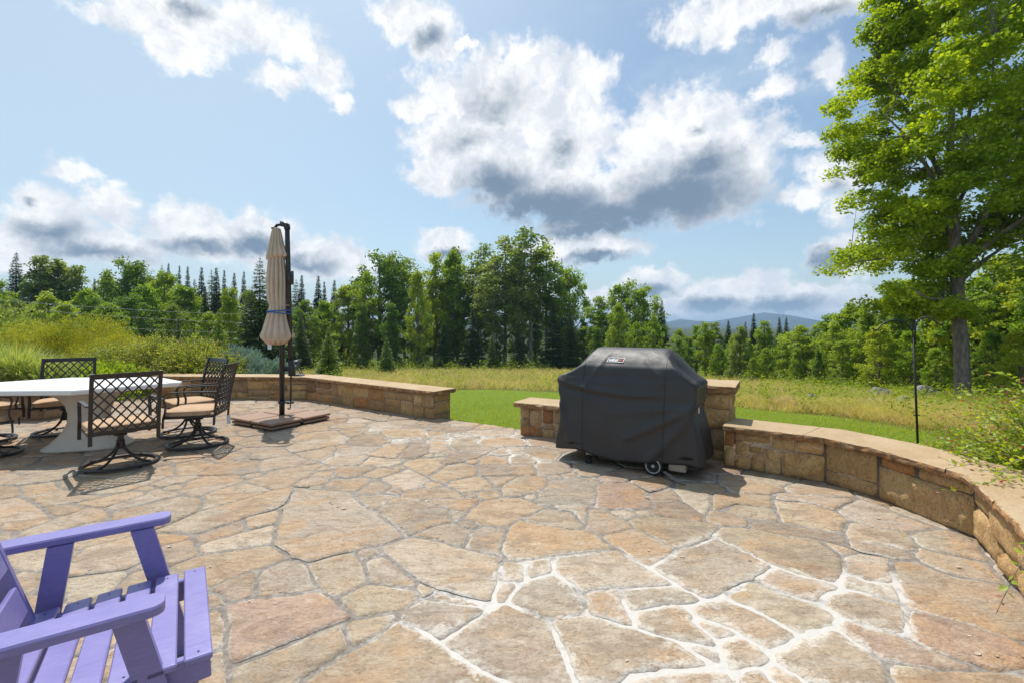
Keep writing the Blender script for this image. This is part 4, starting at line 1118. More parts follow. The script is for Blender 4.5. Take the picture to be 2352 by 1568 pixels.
    bad = MB(); W_, H_ = .085, .030
    def rr(w, h, r, z, sh=.12):
        o_ = []
        for cx, cy, a0 in ((w-r, h-r, 0), (-w+r, h-r, 90), (-w+r, -h+r, 180), (w-r, -h+r, 270)):
            for a in (0, 30, 60, 90): o_.append(Vector((cx+r*math.cos(R(a0+a))+sh*(cy+r*math.sin(R(a0+a))), cy+r*math.sin(R(a0+a)), z)))
        return o_
    o1, i1 = rr(W_, H_, .008, .0025), rr(W_-.005, H_-.005, .005, .0025); o0, i0 = rr(W_, H_, .008, 0), rr(W_-.005, H_-.005, .005, 0); m = len(o1)
    vs = o1+i1+o0+i0; fs = []
    for k in range(m):
        j = (k+1) % m; fs += [(k, j, m+j, m+k), (2*m+k, 2*m+j, j, k), (m+k, m+j, 3*m+j, 3*m+k)]
    bad.add([bm @ v for v in vs], fs); bo = bad.build('badge', M_white, cov)
    cu = bpy.data.curves.new('lettering', 'FONT'); cu.body = 'weber'; cu.size = .058; cu.extrude = .001; cu.offset = .0008; cu.space_character = .86; cu.align_x = 'LEFT'; cu.align_y = 'CENTER'
    to = bpy.data.objects.new('tmp', cu); COL.objects.link(to); dg = bpy.context.evaluated_depsgraph_get(); me = bpy.data.meshes.new_from_object(to.evaluated_get(dg)); bpy.data.objects.remove(to)
    xs_ = [v.co.x for v in me.vertices]; x0_, x1_ = min(xs_), max(xs_); ys_ = [v.co.y for v in me.vertices]; ym = (min(ys_)+max(ys_))/2
    for v in me.vertices: v.co = bm @ Vector((-.074+(v.co.x-x0_)/(x1_-x0_)*.105, (v.co.y-ym)*1.0-.0, .003+v.co.z))
    me.materials.clear(); me.materials.append(M_white); lo = bpy.data.objects.new('lettering', me); link(lo, bo)
    kt = MB()
    def disc(pts, z=.0035): kt.add([bm @ Vector((.056+x, y, z)) for x, y in pts]+[bm @ Vector((.056+x, y, z-.003)) for x, y in pts], [tuple(range(len(pts)))]+[(i, (i+1) % len(pts), len(pts)+(i+1) % len(pts), len(pts)+i) for i in range(len(pts))])
    disc([(.014*math.cos(a), -.002+.008*math.sin(a)) for a in np.linspace(math.pi, 2*math.pi, 9)])
    disc([(.014*math.cos(a), .000+.009*math.sin(a)) for a in np.linspace(0, math.pi, 9)])
    for a in (-.009, 0, .009): disc([(a-.0015, .010), (a+.0015, .010), (a*1.3+.002, .021), (a*1.3-.001, .021)])
    for a in (-1, 1): disc([(a*.006, -.008), (a*.009, -.008), (a*.015, -.021), (a*.011, -.021)])
    kt.build('emblem', M_red, bo)
    # cart below
    body = MB()
    for c_, s_ in (((.33, .07, .14), (.07, .06, .12)), ((1.20, .10, .105), (.16, .10, .115)), ((.33, .52, .14), (.07, .06, .12)), ((1.18, .52, .12), (.10, .08, .10))): MB().box(c_, s_, bev=.006).build('cart_foot', M_steel, root)
    fr = MB(); fr.box((.76, .30, .19), (.93, .46, .05), bev=.006); fr.box((.76, .30, .55), (.80, .46, .55), bev=.02); fr.box((.68, .31, .86), (1.28, .52, .03), bev=.01); fr.box((.68, .31, .99), (.80, .36, .22), bev=.06); fr.build('cart_frame', M_pole, root)
    for y in (-.012, .56):
        RM = Matrix.Rotation(R(90), 3, 'X'); t = MB(); t.lathe([(.068, -.022), (.083, -.024), (.092, -.014), (.092, .014), (.083, .024), (.068, .022)], 32, (1.0, y, .0925), RM)
        w = t.build('wheel', M_tyre, root, smooth=True)
        h = MB(); h.lathe([(.070, -.018), (.070, .026), (.060, .028), (.058, .018), (.058, -.018)], 32, (1.0, y, .0925), RM); h.lathe([(0, .031), (.014, .030), (.018, .018), (.018, -.01)], 16, (1.0, y, .0925), RM)
        for k in range(6):
            a = k*math.pi/3+.3; d = Vector((math.cos(a), 0, math.sin(a))); s_ = Vector((-math.sin(a), 0, math.cos(a))); c = Vector((1.0, y, .0925))
            p = [c+d*.012+s_*.006, c+d*.012-s_*.006, c+d*.062-s_*.013, c+d*.062+s_*.013]; f_ = Vector((0, -.020, 0)); kx = [q+f_ for q in p]; h.add(kx+[q+Vector((0, .012, 0)) for q in p], [(3, 2, 1, 0), (0, 1, 5, 4), (1, 2, 6, 5), (2, 3, 7, 6), (3, 0, 4, 7)])
        h.build('rim', M_hub, w)
    for x, y in ((.335, .03), (.335, .55)):
        c = MB(); RM = Matrix.Rotation(R(90), 3, 'X') @ Matrix.Rotation(R(0), 3, 'Y'); c.lathe([(0, -.016), (.030, -.016), (.034, -.01), (.034, .01), (.030, .016), (0, .016)], 18, (x, y-.01, .034), RM); c.box((x, y+.01, .075), (.045, .03, .03), bev=.005)
        c.build('caster', M_tyre, root)
    ped = MB(); pts = [(1.10, -.02, .055), (1.16, -.06, .04), (1.22, -.10, .022), (1.30, -.13, .008)]
    for p, q in zip(pts, pts[1:]): ped.bar(p, Vector(q)+(Vector(q)-Vector(p))*.05, .035, .004)
    ped.build('steel_strip', M_steel, root)
    tgm = MB().box((1.385, .10, .63), (.002, .05, .05)); tgm.build('cover_tag', M_tag, cov)
    bu = MB().tube([(1.375, .06, .66), (1.382, .16, .665), (1.378, .26, .65)], .009, 6); bu.build('buckle_strap', M_pole, cov)
grill()

# ---- purple chair (local axes: s forward, l to its right, z up)
def purple_chair():
    fx = Vector((.82, .572, 0)).normalized(); ang = math.atan2(fx.y, fx.x); nn = Vector((fx.y, -fx.x, 0))
    root = empty('adirondack_chair', nn*-2.12+fx*-.25, ang); tag(root, 'purple painted wooden adirondack chair cut off by the lower left corner', 'chair')
    # local x = forward, local y = left ; l (to the right) = -y ; origin at s=-.25, l=-2.12
    def Lc(s, l, z): return Vector((s+.25, -(l+2.12), z))
    def board(a, b, w, t, up, name, parent=root, bev=.004):
        return MB().bar(a, b, w, t, up=up, bev=bev).build(name, M_purple, parent)
    seat0, seat1 = -2.445, -1.785
    zs = [.372, .370, .368, .364, .358, .350]; 
    for i in range(6):
        sc_ = .038-.0915*i-(.0 if i == 0 else .003); z = zs[i]-.010; tilt = (0, 0, .03, .06, .09, .10)[i]
        up = Vector((math.sin(tilt)*0-tilt, 0, 1)).normalized()
        o = MB(); o.bar(Lc(sc_, seat0, z), Lc(sc_, seat1, z), .076, .020, up=(up.x, up.y, up.z), bev=.004); so = o.build('seat_slat', M_purple, root)
        for l in (seat0+.03, seat1-.03): MB().lathe([(0, 0), (.0035, 0)], 8, Lc(sc_, l, z+.0106)).build('screw', M_screw, so)
    for l in (seat0+.045, seat1-.045):
        board(Lc(.072, l, .318), Lc(-.46, l, .296), .030, .085, (0, 0, 1), 'seat_rail')
    board(Lc(.055, seat0+.062, .315), Lc(.055, seat1-.062, .315), .022, .085, (0, 0, 1), 'front_apron')
    # arms with rounded tips
    for (l, s_) in ((-1.762, 1), (-2.530, -1)):
        a = MB(); pts = []; w = .0485; s0, s1 = -.62, -.046; rc = .034
        out = [(s0, l-w), (s0, l+w)]
        ol = [(s0, l-w)]
        for cx, cy, a0 in ((s1-rc, l-w+rc, -90), (s1-rc, l+w-rc, 0)):
            for q in range(0, 91, 15): ol.append((cx+rc*math.cos(R(a0+q)), cy+rc*math.sin(R(a0+q))))
        ol.append((s0, l+w)); cx = sum(p[0] for p in ol)/len(ol); cy = l
        def ring(z, ins): return [Lc(cx+(x-cx)*(1-ins/.28), cy+(y-cy)*(1-ins/w), z) for x, y in ol]
        a.rings([ring(.570, .004), ring(.574, 0), ring(.594, 0), ring(.600, .005)]); a.build('armrest', M_purple, root)
    for l, sg in ((-1.800, 1), (-2.487, -1)):
        # front support leans forward going down, rear support leans back going down
        p = MB(); zt = .570
        def plank(sa, sb, zt, zb, l, w=.076, t=.030):
            m = MB(); x = [Lc(sa-w/2, l, zt), Lc(sa+w/2, l, zt), Lc(sb+w/2, l, zb), Lc(sb-w/2, l, zb)]; d = Vector((0, t/2, 0)); e = .004
            f = [v+d for v in x]; b = [v-d for v in x]; m.add(f+b, [(3, 2, 1, 0), (4, 5, 6, 7), (0, 1, 5, 4), (1, 2, 6, 5), (2, 3, 7, 6), (3, 0, 4, 7)]); return m
        ll = l+(.0 if sg > 0 else 0)
        plank(-.142, .002, zt, .002, ll).build('front_leg', M_purple, root)
        plank(-.390, -.470, zt, .002, ll).build('rear_leg', M_purple, root)
    # back: two stiles and horizontal slats, reclined
    def bk(z, d=0.): return -.489-.305*(z-.36)+d
    for l in (-2.405, -1.83):
        a, b = Lc(bk(.27), l, .27), Lc(bk(1.02), l, 1.02); MB().bar(a, b, .032, .075, up=(1, 0, 0), bev=.004).build('back_post', M_purple, root)
    for k in range(4):
        z = .435+k*.165; n_ = Vector((1, 0, .305)).normalized()
        a = Lc(bk(z, .028), -2.388, z); b = Lc(bk(z, .028), -1.847, z); MB().bar(a, b, .020, .108, up=(-.305, 0, 1), bev=.005).build('back_slat', M_purple, root)
purple_chair()

# ---- cast figure on the wall corner (bending forward, hands on its base)
def statue():
    root = empty('garden_statue', (-4.21, 9.16, .432)); tag(root, 'small grey metal statue of a figure bending over, on the wall behind the umbrella pole', 'statue')
    b = MB(); rs = []
    for z, k in ((0, 1.), (.012, 1.), (.02, .93), (.026, .8)): rs.append([(k*.16*math.cos(a)*(1+.1*math.sin(3*a)), k*.09*math.sin(a)*(1+.1*math.cos(2*a)), z) for a in np.linspace(0, 2*math.pi, 20, endpoint=False)])
    b.rings(rs).build('base', M_statue, root, smooth=True)
    J = {'pel': (-.085, 0, .225, .042), 'sp': (-.035, 0, .262, .040), 'ch': (.02, 0, .27, .043), 'nk': (.055, 0, .278, .018), 'hd': (.085, 0, .285, .036), 'hd2': (.112, 0, .272, .028),
         'sl': (.022, .04, .258, .020), 'el': (.05, .055, .165, .013), 'wl': (.085, .05, .075, .010), 'hl': (.105, .05, .035, .010), 'fl': (.13, .05, .03, .007),
         'sr': (.022, -.04, .258, .020), 'er': (.055, -.05, .165, .013), 'wr': (.09, -.045, .075, .010), 'hr': (.112, -.045, .035, .010), 'fr': (.135, -.045, .03, .007),
         'tl': (-.09, .035, .205, .030), 'kl': (-.03, .055, .135, .022), 'al': (-.075, .05, .045, .014), 'bl': (-.03, .055, .032, .013),
         'tr': (-.09, -.035, .205, .030), 'kr': (-.045, -.05, .13, .022), 'ar': (-.09, -.045, .045, .014), 'br': (-.045, -.05, .032, .013)}
    E = [('pel','sp'),('sp','ch'),('ch','nk'),('nk','hd'),('hd','hd2'),('ch','sl'),('sl','el'),('el','wl'),('wl','hl'),('hl','fl'),('ch','sr'),('sr','er'),('er','wr'),('wr','hr'),('hr','fr'),('pel','tl'),('tl','kl'),('kl','al'),('al','bl'),('pel','tr'),('tr','kr'),('kr','ar'),('ar','br')]
    me = bpy.data.meshes.new('body'); ks = list(J); me.from_pydata([J[k][:3] for k in ks], [(ks.index(a), ks.index(c)) for a, c in E], []); me.materials.append(M_statue)
    o = bpy.data.objects.new('figure', me); link(o, root); sk = o.modifiers.new('skin', 'SKIN')
    for i, k in enumerate(ks): v = me.skin_vertices[0].data[i]; v.radius = (J[k][3],)*2; v.use_root = (k == 'pel')
    sk.use_smooth_shade = True; sb = o.modifiers.new('s', 'SUBSURF'); sb.levels = sb.render_levels = 2
    hair = MB()
    for k in range(26):
        a = random.uniform(0, 6.28); r_ = random.uniform(.1, 1); d = Vector((.6*math.cos(a)*r_+.1, math.sin(a)*r_, .9)).normalized(); p = Vector((.092, 0, .285))+d*.032; hair.lathe([(.0, -.008), (.009, -.003), (.008, .004), (0, .012)], 6, p)
    hair.build('hair', M_statue, o)
statue()

# ---- double shepherd's hook
def hook():
    base = Vector((4.06, 4.72, ter(4.06, 4.72))); root = empty('garden_hook', base); tag(root, 'tall black iron double hook pole in the grass behind the right wall', 'hook pole')
    H = CH-(-( HZ-758))*4.72/F-base.z
    top = CH-(775-HZ)*4.72/F-base.z
    pts = [Vector((.035, 0, -.2)), Vector((0, 0, .6)), Vector((-.03, 0, top))]
    MB().tube(pts, .0105, 8).build('pole', M_hook, root, smooth=True)
    k = 4.72/F
    MB().tube([Vector(((x-2090)*k-.03, 0, top+(775-y)*k)) for x, y in ((2090, 790), (2089, 765), (2082, 750), (2068, 739), (2050, 735), (2030, 738), (2016, 747), (2008, 757), (2000, 759), (1996, 753))], .008, 8).build('hook_arm', M_hook, root, smooth=True)
    MB().tube([Vector(((x-2090)*k-.03, -(x-2090)*k*1.2, top+(775-y)*k)) for x, y in ((2092, 790), (2092, 755), (2094, 740), (2099, 730), (2105, 728), (2111, 733), (2116, 742), (2120, 746), (2124, 741))], .008, 8).build('hook_arm', M_hook, root, smooth=True)
    MB().bar((-.03, 0, top*.42), (.03, 0, top*.42), .012, .008).build('step_bar', M_hook, root)
hook()

# ---- overhead wires across the left background
for (xa, ya, Ya), (xb, yb, Yb), lab in (((-260, 668, 17), (640, 722, 44), 'uppermost of the three thin wires in front of the left trees'), ((-260, 682, 17), (640, 742, 44), 'middle one of the three thin wires in front of the left trees'), ((-260, 716, 17), (640, 763, 44), 'lowest of the three thin wires, passing just above the golden shrub')):
    a = Vector(((xa-1176)*Ya/F, Ya, CH+(HZ-ya)*Ya/F)); b = Vector(((xb-1176)*Yb/F, Yb, CH+(HZ-yb)*Yb/F))
    pts = [a.lerp(b, t)-Vector((0, 0, 1.0*t*(1-t))) for t in np.linspace(0, 1, 20)]
    tag(MB().tube(pts, .011, 5).build('power_line', M_wire), lab, 'wire', 'wires strung across the left background')
# ================================================================ VEGETATION
def tern(x, y):
    d = np.maximum(0, y-6.6); z = -.05-.0815*d+.02*np.sin(x*.35+y*.2)*np.minimum(1, d*.15); z -= .04*np.maximum(0, x-4)
    z = np.where(y > 90, np.maximum(z, -.05-.0815*83.4-.04*np.maximum(0, x-4)), z); return np.maximum(z, -14)
def leafquads(Cn, size, w=.55, upb=.6, rng=RNG, d=None, fold=False):
    """rhombic leaves at points Cn; size scalar or array"""
    n = len(Cn); size = np.broadcast_to(np.asarray(size, float), (n,))[:, None]
    if d is None: d = rng.normal(size=(n, 3)); d[:, 2] = d[:, 2]*.5-.15
    d = d/(np.linalg.norm(d, axis=1)[:, None]+1e-9)
    up = rng.normal(size=(n, 3))*(1-upb)+np.array([0, 0, upb]); s = np.cross(d, up); s /= np.linalg.norm(s, axis=1)[:, None]+1e-9
    nn = np.cross(s, d)
    if not fold:
        V = np.stack([Cn, Cn+d*size*.45+s*size*w*.5, Cn+d*size, Cn+d*size*.45-s*size*w*.5], 1).reshape(-1, 3)
        return V, np.arange(4*n).reshape(-1, 4)
    b = Cn; m = Cn+d*size*.5-nn*size*.06; t = Cn+d*size-nn*size*.04; l = Cn+d*size*.45+s*size*w*.5+nn*size*.05; r = Cn+d*size*.45-s*size*w*.5+nn*size*.05
    V = np.stack([b, l, t, r, m], 1).reshape(-1, 3); i = np.arange(n)[:, None]*5
    return V, np.concatenate([i+np.array([[0, 4, 2, 1]]), i+np.array([[0, 3, 2, 4]])], 0)
def join(parts):
    V = []; Fq = []; b = 0
    for v, f in parts: V.append(v); Fq.append(f+b); b += len(v)
    return np.concatenate(V), np.concatenate(Fq)
def crown_pts(ncl, nleaf, env, z0, z1, cr, flat, rng, lump=.25, inner=.35, seed=0):
    """clusters of leaf points inside an uneven envelope env(u) -> radius"""
    P = []; Cc = []
    while len(Cc) < ncl:
        u = rng.random(); a = rng.random()*2*math.pi; r = env(u)*(1+lump*nz(math.cos(a)*1.3, math.sin(a)*1.3, u*4+seed, 1.4))
        if rng.random() > (env(u)/1.0+.25): continue
        q = rng.random()**inner; Cc.append((r*q*math.cos(a), r*q*math.sin(a), z0+(z1-z0)*u))
    for c in Cc:
        k = cr*rng.uniform(.6, 1.35); m = int(nleaf*rng.uniform(.6, 1.4)); p = rng.normal(size=(m, 3)); p /= np.linalg.norm(p, axis=1)[:, None]; p *= rng.random((m, 1))**.45
        P.append(np.array(c)+p*np.array([k, k, k*flat]))
    return np.concatenate(P), np.array(Cc)
def trunk_mb(pts, rad, n=9): return MB().tube(pts, rad, n)
def barkmat(name, c, bumpy=.8):
    return mat(name, c, .9, .15, .35, 3., bumpy, 14, stretch=(5, 5, 1.2), tint=tuple(q*.45 for q in c), tints=.7)
M_bark = barkmat('grey_brown_bark', (.22, .185, .155)); M_birch = barkmat('pale_bark', (.36, .33, .29), .3); M_darkbark = barkmat('dark_bark', (.06, .045, .035))
L_maple = leafmat('maple_leaves', (.075, .19, .018), (.40, .54, .025), .52)
L_mid = leafmat('mid_green_leaves', (.12, .23, .028), (.38, .50, .065), .5)
L_yel = leafmat('yellow_green_leaves', (.20, .32, .025), (.44, .52, .06), .5)
L_asp = leafmat('grey_green_leaves', (.15, .225, .06), (.32, .40, .13), .45, .4)
L_dark = leafmat('dark_green_leaves', (.085, .165, .028), (.22, .34, .055), .45)
L_spr = leafmat('spruce_needles', (.050, .10, .040), (.13, .20, .07), .28, .3)
L_sprl = leafmat('light_spruce_needles', (.10, .19, .035), (.25, .36, .07), .38, .3)
L_gold = leafmat('golden_juniper', (.15, .22, .025), (.58, .56, .08), .3)
L_blue = leafmat('blue_spruce_needles', (.14, .22, .20), (.34, .46, .43), .15, .3)
L_spi = leafmat('shrub_leaves', (.22, .35, .025), (.58, .62, .085), .5, .4, .45)
L_red = leafmat('red_shoot_leaves', (.30, .07, .04), (.45, .17, .09), .4, .7, .35)
L_gr = leafmat('striped_grass', (.20, .32, .04), (.64, .66, .32), .3)
L_mead = leafmat('meadow_blades', (.27, .33, .06), (.60, .46, .17), .48, .2)
L_lawn = leafmat('lawn_blades', (.30, .36, .03), (.42, .46, .045), .35, .3)
L_fern = leafmat('fern_fronds', (.13, .24, .02), (.28, .36, .04), .5)
def decid(name, H, z0, Rr, env, ncl, nleaf, ls, lm, bm, seed, cr=.2, flat=.6, tr=.03, upb=.5, branches=26, inner=.35, lump=.35):
    rng = np.random.default_rng(seed); root = empty(name, (0, 0, 0))
    P, Cc = crown_pts(ncl, nleaf, lambda u: env(u)*Rr, z0, H, Rr*cr, flat, rng, lump, inner, seed)
    V, Fq = leafquads(P, ls*rng.uniform(.6, 1.3, len(P)), .65, upb, rng)
    npmesh('crown', V, Fq, lm, root)
    m = MB(); rt = H*tr; bend = [Vector((H*.02*nz(seed, t*2), H*.02*nz(seed+9, t*2), H*t)) for t in np.linspace(-.02, .97, 12)]
    m.tube(bend, [rt*(1.25 if i == 0 else 1-.9*i/12) for i in range(12)], 9)
    for j in rng.choice(len(Cc), min(branches, len(Cc)), replace=False):
        c = Vector(Cc[j]); zs = max(z0*.85, c.z-math.hypot(c.x, c.y)*rng.uniform(.5, 1.2)); zs = min(zs, H*.85); t = zs/H
        i = min(10, max(0, int(t*12))); a = bend[i].copy(); a.z = zs; mid = a.lerp(c, .5)+Vector((0, 0, -.03*H*rng.random())); r0 = rt*(1-t)*.5+.004*H*.2
        m.tube([a, mid, c], [r0, r0*.6, r0*.2], 5)
    m.build('trunk', bm, root, smooth=True); return root
def conifer(name, H, Rr, lm, seed, z0=.03, nwh=34, per=9, ls=.05, dens=1., droop=.25, gap=.0, zj=.012):
    rng = np.random.default_rng(seed); root = empty(name, (0, 0, 0)); Cn = []; D = []; m = MB(); S = []
    m.tube([(0, 0, -.3), (0, 0, H*.5), (0, 0, H)], [H*.016, H*.009, H*.001], 7)
    for i in range(nwh):
        u = (i+rng.random()*.6)/nwh; z = H*(z0+(1-z0)*u); L = Rr*((1-u)**.9)*rng.uniform(.8, 1.1)+.012*H*(1-u)+.0015*H
        for k in range(per):
            if rng.random() < gap: continue
            a = rng.random()*6.283; l = L*rng.uniform(.65, 1.12); d = np.array([math.cos(a), math.sin(a), 0]); n = max(4, int(l/(H*ls*.30*(1-.6*u))*dens*2.2))
            t = rng.random(n)**.7; zz = z-droop*l*t+.30*droop*l*t*t*1.6+ (.25*l*t if u > .85 else 0)
            side = rng.normal(size=n)*l*.13*(1-t*.6)
            p = d*t[:, None]*l+np.array([-d[1], d[0], 0])*side[:, None]; p[:, 2] = zz-abs(rng.normal(size=n))*H*zj
            Cn.append(p); dd = d[None, :]*1.0+np.array([-d[1], d[0], 0])[None, :]*(np.sign(side)*.8)[:, None]+rng.normal(size=(n, 3))*.25; dd[:, 2] -= .15; D.append(dd); S.append(np.full(n, H*ls)*rng.uniform(.6, 1.15, n)*(1-.80*u))
            if u < .9 and k % 3 == 0: m.tube([(0, 0, z), tuple(d[:2]*l*.8)+(z-droop*l*.5,)], [H*.003, H*.001], 4)
    Cn = np.concatenate(Cn); V, Fq = leafquads(Cn, np.concatenate(S), .42, .7, rng, np.concatenate(D)); npmesh('crown', V, Fq, lm, root)
    m.build('trunk', M_darkbark, root); return root
PROTO = {}
def relocate(o, x, y, z, sxy, sz, rz, lm=None):
    o.location = (x, y, z); o.scale = (sxy, sxy, sz); o.rotation_euler.z = rz
    if lm:
        for ch in [q for q in bpy.data.objects if q.parent == o and q.name.startswith('crown')]:
            ch.material_slots[0].link = 'OBJECT'; ch.material_slots[0].material = lm
def make(kind):
    rnd_env = lambda u: math.sin(math.pi*min(1, max(0.02, u*.93+.07))**.85)**.6
    oval = lambda u: math.sin(math.pi*(u*.94+.05))**.75*(1-.25*u)
    if kind == 'D1': return decid('leafy_tree', 10, .5, 3.5, rnd_env, 120, 110, .32, L_mid, M_bark, 1, .26, .55)
    if kind == 'D2': return decid('leafy_tree', 10, .9, 2.2, oval, 110, 95, .28, L_mid, M_bark, 2, .34, .6)
    if kind == 'D3': return decid('aspen_tree', 10, 3.6, 1.75, oval, 62, 75, .22, L_asp, M_birch, 3, .33, .75, tr=.013)
    if kind == 'D4': return decid('leafy_tree', 10, .2, 3.2, rnd_env, 130, 95, .28, L_yel, M_bark, 4, .24, .5)
    if kind == 'D5': return decid('leafy_tree', 10, 2.2, 3.0, lambda u: (.55+.45*math.sin(math.pi*u))*(1 if u < .9 else .7), 84, 110, .27, L_dark, M_bark, 5, .27, .6)
    if kind == 'D6': return decid('leafy_tree', 10, .6, 3.3, lambda u: rnd_env(u)*(.75+.5*abs(math.sin(u*7))), 84, 110, .30, L_mid, M_bark, 14, .23, .5, lump=.6)
    if kind == 'D7': return decid('leafy_tree', 10, .9, 3.0, lambda u: (1.15-u)**.7*(.6+.4*abs(math.cos(u*6))), 96, 100, .29, L_mid, M_bark, 17, .25, .6, lump=.55)
    if kind == 'D8': return decid('leafy_tree', 10, 1.6, 2.1, lambda u: oval(u)*(.7+.45*abs(math.sin(u*8+1))), 70, 100, .27, L_mid, M_bark, 18, .30, .6, lump=.6)
    if kind == 'S1': return conifer('spruce_tree', 10, 1.15, L_spr, 6, nwh=58, per=16, ls=.062, droop=.45, zj=.016)
    if kind == 'S4': return conifer('spruce_tree', 10, 3.0, L_sprl, 9, nwh=26, per=15, ls=.075, gap=.12, droop=-.12, zj=.02)
    if kind == 'S2': return conifer('spruce_tree', 10, 2.1, L_spr, 7, nwh=46, per=17, ls=.058, droop=.35)
    if kind == 'S3': return conifer('spruce_tree', 10, 3.2, L_spr, 8, nwh=38, per=17, ls=.05, gap=.12, droop=.15)
